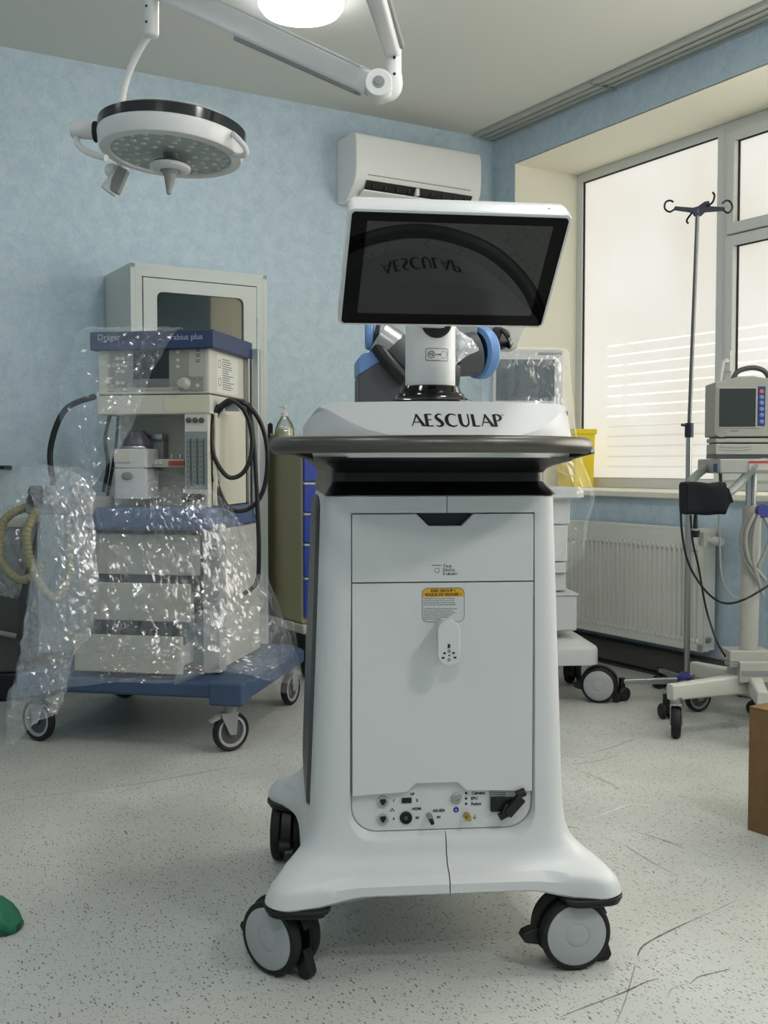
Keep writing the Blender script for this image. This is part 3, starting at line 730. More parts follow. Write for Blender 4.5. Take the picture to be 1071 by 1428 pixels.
# white top cover : bowed front face that slopes back, cut off at the sides
def yb(x): return -.115+1.7*x*x          # lower front edge
def yt(x): return -.036+1.45*x*x            # upper front edge
ZB, ZT = 1.052, 1.1195
NX = 24
rings = []
def cover_ring(z, t, hw, endx):
    """endx: half width of the sloping front face at this level"""
    pts = []
    for k in range(NX+1):
        x = lerp(-endx, endx, k/NX); pts.append((x, lerp(yb(x), yt(x), t), z))
    ye = lerp(yb(endx), yt(endx), t)
    ys2 = lerp(.085, .13, t)
    for k in range(1, 5): 
        u = k/4; pts.append((lerp(endx, hw, u), lerp(ye, ys2, u*u*.5+u*.5), z))
    pts.append((hw, .60, z)); pts.append((hw-.03, .68, z)); pts.append((-hw+.03, .68, z)); pts.append((-hw, .60, z))
    for k in range(4, 0, -1):
        u = k/4; pts.append((-lerp(endx, hw, u), lerp(ye, ys2, u*u*.5+u*.5), z))
    return pts
cov = [cover_ring(1.014, 0, .258, .110), cover_ring(1.02, 0, .262, .110), cover_ring(ZB, 0, .264, .110)]
for t in (.2, .4, .6, .8, 1.0):
    z = lerp(ZB, ZT, t); cov.append([(p[0], p[1], p[2]) for p in cover_ring(z, t, .264, lerp(.110, .246, t**.62))])
# sides of the top slope down beyond the shoulders
cov2 = []
for r_ in cov:
    q = []
    for x, y, z in r_:
        m_ = lerp(1.124, 1.092, max(0, min(1, (abs(x)-.236)/.028))); q.append((x, y, min(z, m_)))
    cov2.append(q)
top_ = [(x*.9, .3+(y-.3)*.9, min(1.1350, z+.002)) for x, y, z in cov2[-1]]
cv = MB().loft(cov2).build('top_cover', M_WHITE, cart, ang=24)
# AESCULAP lettering : strokes of changing width laid on the sloping face
GL = {
 'A': ([[(0, 0, .05), (.42, 1, .10)], [(.36, 1, .12), (.82, 0, .20)], [(.16, .34, .06), (.62, .34, .06)]], .84),
 'E': ([[(.10, 0, .17), (.10, 1, .17)], [(.05, .97, .07), (.50, .97, .07)], [(.10, .53, .06), (.44, .53, .06)], [(.05, .03, .07), (.52, .03, .07)]], .60),
 'S': ([[(.02, .10, .05), (.12, .03, .07), (.26, .01, .09), (.42, .10, .15), (.44, .26, .19), (.30, .46, .20), (.14, .62, .19), (.08, .78, .15), (.20, .95, .09), (.36, .985, .07), (.48, .92, .05)]], .58),
 'C': ([[(.80, .10, .05), (.62, .02, .07), (.42, .02, .10), (.18, .17, .17), (.10, .45, .20), (.14, .72, .18), (.34, .95, .11), (.58, .985, .07), (.80, .90, .05)]], .88),
 'U': ([[(.10, 1, .18), (.10, .40, .18), (.16, .14, .16), (.36, .01, .10), (.56, .10, .09), (.66, .36, .08), (.67, 1, .08)]], .80),
 'L': ([[(.10, 1, .17), (.10, 0, .17)], [(.05, .03, .07), (.50, .03, .07)]], .55),
 'P': ([[(.10, 0, .17), (.10, 1, .17)], [(.08, .97, .06), (.34, .98, .08), (.54, .86, .15), (.55, .66, .15), (.38, .50, .08), (.20, .46, .05)]], .64)}
def cover_pt(x, s):
    """s: 0 at the lower edge of the face, 1 at the upper"""
    p = Vector((x, lerp(yb(x), yt(x), s), lerp(ZB, ZT, s)))
    nrm = Vector((0, -(ZT-ZB), (yt(x)-yb(x)))).normalized()
    return p+nrm*.0006
word = 'AESCULAP'; gap = .10
tot = sum(GL[c][1] for c in word)+gap*(len(word)-1)
pa = onface(569, 592, -.02); pb = onface(693, 592, -.02)
WL = pb.x-pa.x; sc_ = WL/tot; x0 = pa.x
S0, S1 = .27, .62
def stroke(mb, pts, ox):
    P = [Vector((a, b, 0)) for a, b, w_ in pts]; Wd = [w_ for *_, w_ in pts]
    if len(P) > 2:
        C_ = curve(P, 5); Wc = [lerp(Wd[min(int(i/5), len(Wd)-1)], Wd[min(int(i/5)+1, len(Wd)-1)], (i % 5)/5) for i in range(len(C_))]
    else: C_, Wc = P, Wd
    n = len(C_); v = []
    for i, p in enumerate(C_):
        t = (C_[min(i+1, n-1)]-C_[max(i-1, 0)]).normalized(); s = Vector((-t.y, t.x, 0))
        if n == 2: s = Vector((1, 0, 0)) if abs(t.y) > .5 else Vector((0, 1, 0))
        for sg in (1, -1):
            q = p+s*Wc[i]*.66*sg; v.append(cover_pt(ox+q.x*sc_, lerp(S0, S1, q.y)))
    mb.add(v, [(2*i, 2*i+1, 2*i+3, 2*i+2) for i in range(n-1)])
ox = x0
for c in word:
    g = MB()
    for st in GL[c][0]: stroke(g, st, ox)
    g.build('letter', M_PRINT, cv, smooth=False); ox += (GL[c][1]+gap)*sc_
text('\u00ae', .009, 'registered_mark', M_GPRINT, cv, None, warp=lambda p: cover_pt(ox+.001+p.x, lerp(S0, S1, .95)+p.y*7))
# push handle : ring bowed in plan
HZ = 1.0375
hpts = [(-.255, .30), (-.30, .24), (-.326, .13), (-.318, .045), (-.275, -.035), (-.19, -.105), (-.10, -.143), (0, -.157), (.09, -.143), (.175, -.105), (.242, -.040), (.276, .035), (.285, .13), (.28, .24), (.255, .30)]
MB().tube([(x, y, HZ) for x, y in hpts], .0158, 20, smooth=8).build('push_handle', M_HANDLE, cart, ang=80)
for sx in (-1, 1):
    arm(MB(), (sx*.30, .06, HZ-.008), (sx*.238, .11, 1.010), .012, .006, .014, .006).build('handle_bracket', M_BLACK, cart, bevel=.002)
    arm(MB(), (sx*.262, .29, HZ-.002), (sx*.235, .30, HZ-.004), .012, .010, .012, .010).build('handle_bracket', M_BLACK, cart, bevel=.002)
# column
cc = CLc(600, 545, 2.36); cx, cy = cc.x, cc.y
MB().lathe([(.092, 1.130), (.092, 1.1385), (.082, 1.143), (.078, 1.148), (.076, 1.153), (.070, 1.156), (.066, 1.166), (.064, 1.170), (.058, 1.172)], Matrix.Translation((cx, cy, 0)), 48).build('column_base', M_BLACKG, cart)
colm = MB().lathe([(.0545, 1.165), (.0545, 1.335), (.05, 1.345)], Matrix.Translation((cx, cy, 0)), 64).build('column', M_WHITE, cart)
MB().lathe([(.033, 0), (.033, .014), (.03, .018)], Matrix.Translation((cx+.006, cy-.041, 1.3035)) @ TY, 40).build('hinge_opening', M_BLACK, cart)
# pictogram sticker bent round the column
def oncol(x, z, r=.0549): 
    a = x/.0549; return Vector((cx+r*math.sin(a), cy-r*math.cos(a), z))
zc = 1.2355
def bent(name, out, m, r): 
    out = [(x, z) for x, z in out]; g = MB(); 
    g.add([oncol(x, z, r) for x, z in out], [tuple(range(len(out)))]); return g.build(name, m, colm, smooth=False)
def bentring(name, o1, o2, m, r):
    n = len(o1); g = MB(); g.add([oncol(x, z, r) for x, z in o1]+[oncol(x, z, r) for x, z in o2], [(k, (k+1) % n, n+(k+1) % n, n+k) for k in range(n)]); return g.build(name, m, colm, smooth=False)
sx0 = .008
def dens(o, n=8):
    r = []
    for (a, b), (c, d) in zip(o, o[1:]+o[:1]): r += [(a+(c-a)*k/n, b+(d-b)*k/n) for k in range(n)]
    return r
bentring('sticker_border', dens(rrect(sx0-.026, sx0+.026, zc-.0135, zc+.0135, .004)), dens(rrect(sx0-.0250, sx0+.0250, zc-.0125, zc+.0125, .0035)), M_PRINT, .0552)
circ = lambda x, z, r, n=20: [(x+r*math.cos(2*PI*k/n), z+r*math.sin(2*PI*k/n)) for k in range(n)]
bentring('round_pictogram', circ(sx0-.0135, zc, .0078), circ(sx0-.0135, zc, .0066), M_PRINT, .0553)
text('N', .011, 'lettering', M_PRINT, colm, None, warp=lambda p: oncol(sx0-.0135+p.x, zc+p.y, .0553))
bentring('round_pictogram', circ(sx0+.015, zc, .0078), circ(sx0+.015, zc, .0071), M_PRINT, .0553)
bent('arrow', [(sx0-.003, zc-.0006), (sx0+.004, zc-.0006), (sx0+.004, zc-.0025), (sx0+.0075, zc), (sx0+.004, zc+.0025), (sx0+.004, zc+.0006), (sx0-.003, zc+.0006)], M_PRINT, .0553)
# monitor
scM = cart.matrix_world.copy()
MW = Matrix.Translation((.1283, 2.05, 1.3655)) @ Matrix.Rotation(rad(9.4), 4, 'Z') @ Matrix.Rotation(rad(45.2), 4, 'X') @ Matrix.Rotation(rad(-.4), 4, 'Y')
CM = Matrix.Translation(cart.location) @ Matrix.Rotation(CART_RZ, 4, 'Z')
ML = CM.inverted() @ MW           # screen frame: x right, z up the screen, -y out of the glass
w2_, h2_ = .207, .129
hou = MB()
r0 = rrect(-w2_, w2_, -h2_, h2_, .012, 6)
def rr3(s, y, dz=0, r=.012): return [(x*s, y, z*s+dz) for x, z in rrect(-w2_, w2_, -h2_, h2_, r, 6)]
hou.loft([rr3(.985, -.0015), rr3(.995, -.001), rr3(1, .002), rr3(1, .012), rr3(.992, .030), rr3(.975, .042), rr3(.93, .046)])
mon = hou.build('monitor_housing', M_WHITE2, cart, M=ML, ang=50)
MB().prism(rrect(-w2_+.006, w2_-.006, -h2_+.006, h2_-.006, .008, 6), -.0032, -.0012, 'y').build('black_glass', mat('glossy_black_glass', '060707', .03, spec=.14), mon, M=ML, bevel=.0004)
MB().box(-.172, .174, -.0034, -.0030, -.098, .106).build('display', mat('switched_off_display', '1c2121', .02, spec=.65), mon, M=ML, smooth=False)
MB().prism(rrect(-.07, .07, -.08, .06, .02), .044, .075, 'y').build('tilt_mount', M_DGREY, mon, M=ML, bevel=.004)
hp_ = ML @ Vector((0, .07, -.01))
arm(MB(), (cx, cy, 1.30), hp_, .03, .03, .03, .03).build('tilt_arm', M_WHITE, cart, bevel=.004)
MB().sphere(ML @ Vector((.165, .02, .1285)), .003, sc=(1, 1, .3)).build('sensor_dot', M_MGREY, cart)
# foot plates and casters
def foot(x, y, sx, sy):
    pts = curve([Vector((a*sx, b*sy, 0)) for a, b in [(-.075, -.030), (0, -.034), (.036, -.020), (.048, .015), (.040, .055), (.01, .085), (-.03, .09), (-.075, .06)]], 4, True)
    mb = MB(); o_ = [(x+p.x, y+p.y) for p in pts]
    mb.prism(o_, .142, .1505)
    i2 = [(x+p.x*.9, y+p.y*.9) for p in pts]; mb.prism(i2, .134, .142)
    return mb.build('foot_plate', M_BLACK, cart, bevel=.0025)
foot(-.308, .012, -1, 1); foot(.308, .012, 1, 1); foot(-.308, .705, -1, -1); foot(.308, .705, 1, -1)
def twin_caster(par, loc, rz, r=.072, sc=1.0, brake=True, name='caster'):
    M = Matrix.Translation(loc) @ Matrix.Rotation(rz, 4, 'Z')
    s = r/.072
    g = MB()
    g.box(-.020*s, .020*s, -.012*s, .012*s, .05*s, .118*s, M)
    g.cyl((0.0, 0, .10*s), (0, 0, .140*s), .021*s, M=M)
    c = g.build(name, M_WHITE, par, bevel=.003)
    # fender
    fe = MB(); out = []
    for k in range(13):
        a = rad(20+k*13); out.append((math.cos(a)*.079*s, .072*s+math.sin(a)*.079*s))
    for k in range(12, -1, -1):
        a = rad(20+k*13); out.append((math.cos(a)*.052*s, .072*s+math.sin(a)*.052*s))
    fe.prism([(a, b) for a, b in out], -.0125*s, .0125*s, 'y', M); fe.build('fender', M_BLACK, c, bevel=.002)
    for sy in (-1, 1):
        W = M @ Matrix.Translation((0, sy*.0285*s, r)) @ Matrix.Rotation(-PI/2*sy, 4, 'X')
        wh = MB().lathe([(.03*s, -.015*s), (.064*s, -.015*s), (.071*s, -.010*s), (r, -.002*s), (r, .005*s), (.0695*s, .0105*s), (.064*s, .0125*s), (.0615*s, .0115*s), (.0605*s, .008*s)], W, 64, False)
        wh.build('tyre', M_RUBBER, c)
        dk = MB().lathe([(.0612*s, .006*s), (.0605*s, .0115*s), (.058*s, .0132*s), (.0245*s, .0140*s), (.0235*s, .0132*s), (.0225*s, .0140*s), (.012*s, .0152*s), (0, .0154*s)], W, 64, False)
        dk.build('wheel_cover', M_DISC, c)
    if brake:
        MB().prism([(-.105*s, .062*s), (-.098*s, .052*s), (-.07*s, .046*s), (-.05*s, .06*s), (-.05*s, .082*s), (-.085*s, .078*s), (-.10*s, .072*s)], -.014*s, .014*s, 'y', M).build('release_lever', M_BLACK, c, bevel=.003)
        b = MB().prism([(.045*s, .055*s), (.055*s, .004*s), (.078*s, .002*s), (.085*s, .014*s), (.070*s, .060*s)], -.012*s, .012*s, 'y', M)
        b.build('brake_pedal', M_BLACK, c, bevel=.003)
    return c
twin_caster(cart, (-.322, .072, 0), rad(-38)-CART_RZ)
twin_caster(cart, (.256, .040, 0), rad(10)-CART_RZ)
twin_caster(cart, (-.300, .675, 0), rad(88)-CART_RZ)
twin_caster(cart, (.300, .675, 0), rad(70)-CART_RZ)
# robot arm behind the column
C_ = CLc
rb = MB()
Yb = 2.66
x0 = C_(499.5, 530, Yb).x; x1 = x0+.145; yb0 = C_(499, 530, Yb).y
zt = C_(499, 524, Yb).z; zt2 = C_(560, 504, Yb).z
rb.prism([(x0, 1.125), (x1, 1.125), (x1, zt2+.0), (x0+.055, zt2+.003), (x0, zt)], yb0-.0, yb0+.13, 'y')
rob = rb.build('robot_arm', M_DGREY, cart, bevel=.006)
MB().prism([(x0-.001, zt-.002), (x0+.055, zt2+.000), (x1, zt2+.012), (x1, zt2+.036), (x0+.06, zt2+.030), (x0+.012, zt2+.020), (x0-.001, zt2+.008)], yb0-.002, yb0+.132, 'y').build('arm_joint_cover', M_BLUE, rob, bevel=.008)
pL = C_(519, 470, 2.68)
MB().cyl(C_(509, 468, 2.68), C_(522, 468, 2.68), .036, .036, 32).build('joint_cap', M_BLUE, rob, bevel=.008, seg=3)
MB().cyl(C_(522, 468, 2.68), C_(528, 469, 2.68), .037, .037, 32).build('joint_ring', M_BLACK, rob, bevel=.002)
MB().cyl(C_(528, 470, 2.68), C_(551, 486, 2.68), .042, .043, 32).build('arm_tube', M_STEEL, rob, bevel=.002)
MB().tube([C_(549, 484, 2.68), C_(570, 505, 2.68), C_(600, 525, 2.69), C_(640, 530, 2.69)], .047, 24, smooth=5).build('arm_elbow', M_DGREY, rob)
MB().tube([C_(527, 484, 2.66), C_(545, 508, 2.64), C_(565, 530, 2.64)], .018, 16, smooth=4).build('arm_cable', M_BLACK, rob)
# right-hand joint : disc on edge, dark tube behind it, light upper arm
q0 = C_(662, 492, 2.72); q1 = C_(678, 492, 2.74)
MB().cyl(C_(630, 498, 2.70), q0, .050, .058, 32).build('arm_elbow', M_DGREY, rob, bevel=.003)
MB().lathe([(.052, 0), (.064, .004), (.066, .012), (.066, .026), (.060, .034), (.040, .038), (0, .039)], Matrix.Translation(q0) @ (q1-q0).to_track_quat('Z', 'Y').to_matrix().to_4x4(), 48, False).build('joint_cap', M_BLUE, rob)
arm(MB(), C_(600, 462, 2.72), C_(664, 466, 2.72), .03, .03, .03, .03).build('upper_arm', M_MGREY, rob, bevel=.006)
MB().prism([(0, 0), (.055, 0), (.03, -.065), (.018, -.07), (-.03, -.065), (-.03, 0)], -.03, .03, 'y', Matrix.Translation(C_(703, 452, 2.84))).build('camera_head', M_BEIGE, rob, bevel=.005)
MB().cyl(C_(690, 470, 2.80), C_(704, 474, 2.78), .030, .026, 32).build('optic_tube', M_BLACK, rob, bevel=.004)
MB().lathe([(.026, 0), (.028, .004), (.022, .012), (.018, .013)], Matrix.Translation(C_(703, 474, 2.775)) @ Matrix.Rotation(rad(60), 4, 'Y') @ Matrix.Rotation(0, 4, 'X'), 32, False).build('lens_ring', M_BLACKG, rob)
# crumpled film crumbs tied round the robot arm (right of the column)
# ============================================================ RADIATOR
RW0, RW1, RZ0, RZ1 = -1.715, -.62, .168, .715
rdt = thing('radiator', 'white ribbed panel radiator on the wall under the window', 'radiator', room(0, 0, 0), YAW)
rb = MB().box(-.062, -.060, RW0+.02, RW1-.02, RZ0+.02, RZ1-.035)
nr = 33; pitch = (RW1-RW0-.07)/nr
# pressed front plate : flat border, raised flutes
f_ = MB(); xf = -.098
out = []
y = RW0+.012
f_.box(xf, -.06, RW0, RW0+.035, RZ0, RZ1-.012).box(xf, -.06, RW1-.035, RW1, RZ0, RZ1-.012)
f_.box(xf, -.06, RW0, RW1, RZ0, RZ0+.035).box(xf, -.06, RW0, RW1, RZ1-.075, RZ1-.012)
plate_ = f_.build('front_plate', mat('radiator_enamel', 'e2e2d9', .35), rdt, bevel=.002)
g = MB()
for k in range(nr):
    a = RW0+.035+k*pitch
    zt_ = RZ1-.085; zb_ = RZ0+.045; x_in = xf+.013
    pr_ = [(a, x_in), (a+pitch*.22, x_in), (a+pitch*.36, xf-.001), (a+pitch*.78, xf-.001), (a+pitch*.92, x_in), (a+pitch, x_in)]
    for (ya, xa), (yb2, xb) in zip(pr_, pr_[1:]):
        g.add([(xa, ya, RZ0+.03), (xb, yb2, RZ0+.03), (xb, yb2, RZ1-.07), (xa, ya, RZ1-.07)], [(0, 1, 2, 3)])
fl_ = g.build('fluted_panel', MATS['radiator_enamel'], rdt, smooth=False); fl_['kind'] = 'stuff'
dm = None
for k in range(nr+1):
    a = RW0+.035+k*pitch
    if dm is None:
        dm = MB().sphere((0, 0, 0), .007, sc=(.6, 1.0, 1.7), seg=10).build('pressed_dimple', MATS['radiator_enamel'], rdt); o = dm
    else: o = dm.copy(); COL.objects.link(o); o.parent = rdt
    o.location = (xf-.000, a, RZ0+.045)
    o = dm.copy(); COL.objects.link(o); o.parent = rdt; o.location = (xf-.0, a, RZ1-.085)
gm = MB().box(xf-.001, -.028, RW0-.001, RW1+.001, RZ1-.012, RZ1)
for k in range(40): gm.box(xf+.012, -.034, RW0+.03+k*.026, RW0+.045+k*.026, RZ1, RZ1+.0012)
gm.build('top_grille', MATS['radiator_enamel'], rdt, bevel=.0015)
for a in (RW0, RW1-.003):
    MB().box(xf+.004, -.028, a-.003, a+.004, RZ0+.006, RZ1-.006).build('side_panel', MATS['radiator_enamel'], rdt, bevel=.001)
MB().cyl((xf-.006+.03, RW0-.004, RZ0+.055), (xf-.006+.03, RW0-.018, RZ0+.055), .013).build('drain_cap', M_MGREY, rdt, bevel=.001)
MB().cyl((xf+.03, RW0-.001, RZ1-.05), (xf+.03, RW0-.03, RZ1-.05), .014).cyl((xf+.03, RW0-.03, RZ1-.05), (xf+.03, RW0-.075, RZ1-.05), .021, .018).build('thermostat_valve', M_WHITE2, rdt, bevel=.002)
MB().box(-.03, -.0, RW0+.15, RW0+.19, RZ0+.1, RZ1-.1).box(-.03, 0, RW1-.19, RW1-.15, RZ0+.1, RZ1-.1).box(-.06, -.03, RW0+.02, RW1-.02, RZ0+.02, RZ1-.03).build('rear_plate', M_MGREY, rdt)
# pipe cover behind the skirting
struct(MB().box(-.055, 0, -3.4, -.02, 0.03, .125), 'trim_6', mat('dark_grey_trunking', '4b4a46', .5), bevel=.004, smooth=True)

# ============================================================ CABINET
cb = thing('steel_cabinet', 'tall pale grey steel cabinet with a glass door against the blue wall', 'cabinet', room(-2.261, 0, 0), YAW)
CWd, CD, CH = .655, .40, 1.892
t_ = .002
MB().box(0, CWd, -.012, -.01, .0, CH).box(0, .02, -CD, -.01, 0, CH).box(CWd-.02, CWd, -CD, -.01, 0, CH).box(0, CWd, -CD, -.01, CH-.02, CH).box(0, CWd, -CD, -.01, 0.05, .07).box(.02, CWd-.02, -CD+.03, -CD+.04, 0, .05)\
  .box(.02, .052, -CD, -CD+.02, .02, CH-.02).box(CWd-.052, CWd-.02, -CD, -CD+.02, .02, CH-.02).box(.052, CWd-.052, -CD, -CD+.02, CH-.055, CH-.02).box(.052, CWd-.052, -CD, -CD+.02, .07, .1).build('cabinet_body', M_CABINET, cb, bevel=.0015)
d0, d1, dz0, dz1 = .056, CWd-.056, .10, CH-.060
wx0, wx1, wz0, wz1 = .118, .535, .80, CH-.118
dd = MB(); o1 = [(d0, dz0), (d1, dz0), (d1, dz1), (d0, dz1)]
inn = rrect(wx0, wx1, wz0, wz1, .028, 5)
n_ = len(inn)
bmv = [(x, -CD-.004, z) for x, z in inn] + [(x, -CD+.012, z) for x, z in inn]
# outer ring with matching vertices
def proj(x, z):
    cx0, cz0 = (wx0+wx1)/2, (wz0+wz1)/2; dx, dz = x-cx0, z-cz0
    k = 1e9
    if abs(dx) > 1e-6: k = min(k, ((d1-cx0) if dx > 0 else (cx0-d0))/abs(dx))
    if abs(dz) > 1e-6: k = min(k, ((dz1-cz0) if dz > 0 else (cz0-dz0))/abs(dz))
    return cx0+dx*k, cz0+dz*k
outr = [proj(x, z) for x, z in inn]
outr = [(d0 if x < (wx0+wx1)/2 else d1, dz0 if z < (wz0+wz1)/2 else dz1) for x, z in inn]
bmv += [(x, -CD-.004, z) for x, z in outr] + [(x, -CD+.012, z) for x, z in outr]
ff = []
for i in range(n_):
    j = (i+1) % n_
    ff += [(i, j, n_+j, n_+i), (2*n_+i, 2*n_+j, j, i), (3*n_+i, 3*n_+j, 2*n_+j, 2*n_+i), (n_+i, n_+j, 3*n_+j, 3*n_+i)]
door_o = dd.add(bmv, ff).build('door', M_CABINET, cb, ang=30)
MB().box(wx0-.01, wx1+.01, -CD+.008, -CD+.011, wz0-.01, wz1+.01).build('glass', glass('cabinet_glass', (.55, .6, .56), .05), door_o, smooth=False)
for z in (1.60, 1.0, .4):
    MB().cyl((d1+.004, -CD-.004, z), (d1+.004, -CD-.004, z+.09), .004).build('hinge', M_STEEL, door_o)
for z in (1.42, 1.05, .7): MB().box(.02, CWd-.02, -CD+.06, -.015, z, z+.012).build('shelf', M_CABINET, cb, bevel=.001)
# paper strip with writing behind the glass, dark knob
q = Vector((.175, -CD+.045, 1.448))
MB().box(q.x-.01, q.x+.15, q.y+.02, q.y+.021, q.z-.012, q.z+.02).build('shelf_label', mat('shelf_label_card', '8d948c', .7), cb, smooth=False)
text('Apparatus Series', .022, 'lettering', M_PRINT, cb, face_front(q.x, q.y+.019, q.z+.004), align='LEFT')
MB().cyl((.485, -.30, 1.50), (.485, -.33, 1.50), .016).box(.482, .488, -.335, -.33, 1.455, 1.5).build('key_knob', M_BLACK, cb)

# ============================================================ CREAM CART
ct = thing('crash_cart', 'cream medical cart with blue drawers beside the steel cabinet', 'medical cart', room(-1.561, -.673, 0), YAW)
CZ0, CZ1 = .27, 1.09
MB().box(0, .62, .004, .55, CZ0, CZ1).build('cabinet_body', M_CREAM, ct, bevel=.012, seg=3)
MB().prism([(-.01, -.012), (.66, -.012), (.66, .57), (-.01, .57)], CZ1, CZ1+.045).build('worktop', mat('pale_cream_plastic', 'c9c7a4', .5), ct, bevel=.012, seg=3)
MB().prism([(.10, CZ1+.04), (.56, CZ1+.04), (.52, CZ1+.065), (.38, CZ1+.068), (.2, CZ1+.05)], -.012, .006, 'x').build('raised_edge', MATS['pale_cream_plastic'], ct, bevel=.004)
for z0_, z1_ in ((.925, 1.065), (.785, .918), (.645, .778), (.49, .638), (.30, .483)):
    dr_ = MB().box(.006, .614, -.014, .004, z0_, z1_).build('drawer', M_DRAWBLUE, ct, bevel=.004)
    MB().box(.006, .614, -.016, -.006, z1_-.006, z1_+.002).build('drawer_edge', M_BEIGE, dr_)
    MB().box(.2, .42, -.03, -.014, z1_-.04, z1_-.025).build('drawer_handle', M_BEIGE, dr_, bevel=.003)
MB().box(-.004, .625, -.018, .56, .225, CZ0).build('base', mat('pale_base_plastic', 'bfc0b2', .5), ct, bevel=.01)
for x, y in ((.06, .05), (.56, .05), (.06, .5), (.56, .5)):
    c_ = MB().box(x-.012, x+.012, y-.02, y+.02, .1, .225).build('caster', M_MGREY, ct, bevel=.003)
    MB().lathe([(.02, -.014), (.058, -.014), (.0625, -.008), (.0625, .008), (.058, .014), (.02, .014)], Matrix.Translation((x, y, .0625)) @ Matrix.Rotation(PI/2, 4, 'Y'), 32).build('wheel', M_RUBBER, c_)
bt = room(-1.561, -.673) + Vector((0, 0, 0))
ctM = Matrix.Translation(room(-1.561, -.673)) @ Matrix.Rotation(YAW, 4, 'Z')
cp = at(397, 596, 5.12); 
sb = thing('soap_bottle', 'clear soap bottle with a white pump on the cream cart', 'bottle', (cp.x, cp.y, CZ1+.045))
MB().lathe([(0, 0), (.042, 0), (.046, .006), (.045, .035), (.036, .062), (.022, .085), (.015, .098), (.013, .10)], None, 32).build('bottle', glass('clear_plastic', (.96, .97, .94), .10, .08), sb)
MB().lathe([(0, .003), (.040, .003), (.041, .030), (.038, .038), (0, .038)], None, 32).build('liquid_soap', mat('pale_liquid_soap', 'd7d8b8', .3), sb)
MB().lathe([(0, .096), (.0155, .096), (.0155, .112), (.012, .116), (.0045, .118), (.0045, .134), (.012, .136), (.012, .145), (0, .147)], None, 24).tube([(0, 0, .141), (-.022, 0, .1405), (-.030, 0, .136)], .0042, 10, smooth=3).build('pump', M_WHITE2, sb)
cp = at(377, 592, 5.18)
o = MB().box(-.012, .012, -.012, .012, 0, .062).box(-.006, .006, -.006, .006, .062, .068).build('dark_flask', M_BLACK, None, bevel=.004)
o.location = (cp.x, cp.y, CZ1+.045); tag(o, 'small black flask on the cream cart beside the steel cabinet', 'flask')

# ============================================================ ANAESTHESIA MACHINE
AR = rad(-11.0)
an = thing('anaesthesia_machine', 'beige and blue anaesthesia machine on a blue wheeled base, partly wrapped in film', 'anaesthesia machine', (-.895, 3.80, 0), AR)
AL = lambda px, py, Y: to_local(an, at(px, py, Y))
def onpl(px, py, yl, root=an, Y=4.0):
    for _ in range(16):
        p = to_local(root, at(px, py, Y)); Y += (yl-p.y)
    return p
def arect(px0, py0, px1, py1, yl): a = onpl(px0, py0, yl); b = onpl(px1, py1, yl); return min(a.x, b.x), max(a.x, b.x), min(a.z, b.z), max(a.z, b.z)
FYA = .16                        # front face of the upper housing
x0, x1, z0, z1 = arect(136, 486, 293, 549, FYA)
ZC0 = z0; XL = x0; XR = x1; DEP = .40
MB().box(XL, XR, FYA, FYA+DEP, ZC0, z1+.005).build('control_housing', M_BEIGE, an, bevel=.008)
cx0_, cx1_, cz0_, cz1_ = arect(124.5, 463, 298, 485, FYA-.03)
MB().box(cx0_, cx1_, FYA-.03, FYA+DEP+.02, cz0_, cz1_).build('top_cap', M_NAVY, an, bevel=.006)
_, _, zs0, zs1 = arect(140, 552, 293, 577, FYA)
MB().box(XL-.004, XR+.002, FYA-.004, FYA+DEP, zs0, zs1).build('lower_panel', M_BEIGE, an, bevel=.005)
MB().box(XL, XR, FYA+.01, FYA+DEP, zs1, ZC0).build('gap', M_BLACK, an, smooth=False)
a_ = arect(228, 554, 288, 574, FYA-.004); MB().box(a_[0], a_[1], FYA-.0055, FYA-.003, a_[2], a_[3]).build('blank_plate', mat('yellowish_beige_plastic', 'c6c3ab', .5), an)
# control panel relief
def apan(name, px0, py0, px1, py1, yl, d, m, bev=.001, par=None):
    q = arect(px0, py0, px1, py1, yl); return MB().box(q[0], q[1], yl-d, yl+.001, q[2], q[3]).build(name, m, par or an, bevel=bev)
apan('control_panel', 150, 490, 288, 544, FYA, .003, M_BEIGE2)
apan('keypad_panel', 153, 491, 264, 538, FYA-.003, .002, mat('taupe_panel', '8b8c84', .45))
apan('display', 186, 487, 236, 528, FYA-.005, .002, M_SCREEN)
apan('display_frame', 186, 528, 236, 539, FYA-.005, .0015, mat('grey_panel_strip', '6f716c', .45))
apan('knob_panel', 250, 525, 284, 545, FYA-.003, .002, MATS['taupe_panel'])
kp = onpl(257, 535, FYA-.005)
MB().lathe([(.024, 0), (.025, .004), (.020, .010), (.018, .028), (.015, .031), (0, .031)], Matrix.Translation(kp) @ TY, 32, False).build('rotary_knob', M_BEIGE2, an)
for yy in (500, 509, 518, 534):
    for xx in (164, 171):
        q = onpl(xx, yy, FYA-.005); MB().box(q.x-.008, q.x+.008, q.y-.0015, q.y, q.z-.006, q.z+.006).build('key', M_BEIGE, an, bevel=.001)
for yy in (491, 502, 511):
    q = onpl(248, yy, FYA-.005); MB().box(q.x-.006, q.x+.006, q.y-.0015, q.y, q.z-.005, q.z+.005).build('key', M_BEIGE, an, bevel=.001)
for yy in (487, 489.5, 502, 504.5):
    q = onpl(276, yy, FYA-.003); MB().box(q.x-.008, q.x+.008, q.y-.0004, q.y, q.z-.0012, q.z+.0012).build('panel_mark', M_PRINT, an, smooth=False)
q = onpl(276, 495.5, FYA-.003)
bo = MB()
for (u0, u1, v0, v1) in ((-.008, .008, .005, .0062), (-.008, .008, -.0062, -.005), (-.008, -.0068, -.006, .006), (.0068, .008, -.006, .006), (-.003, .003, -.002, .002)): bo.box(q.x+u0, q.x+u1, q.y-.0004, q.y, q.z+v0, q.z+v1)
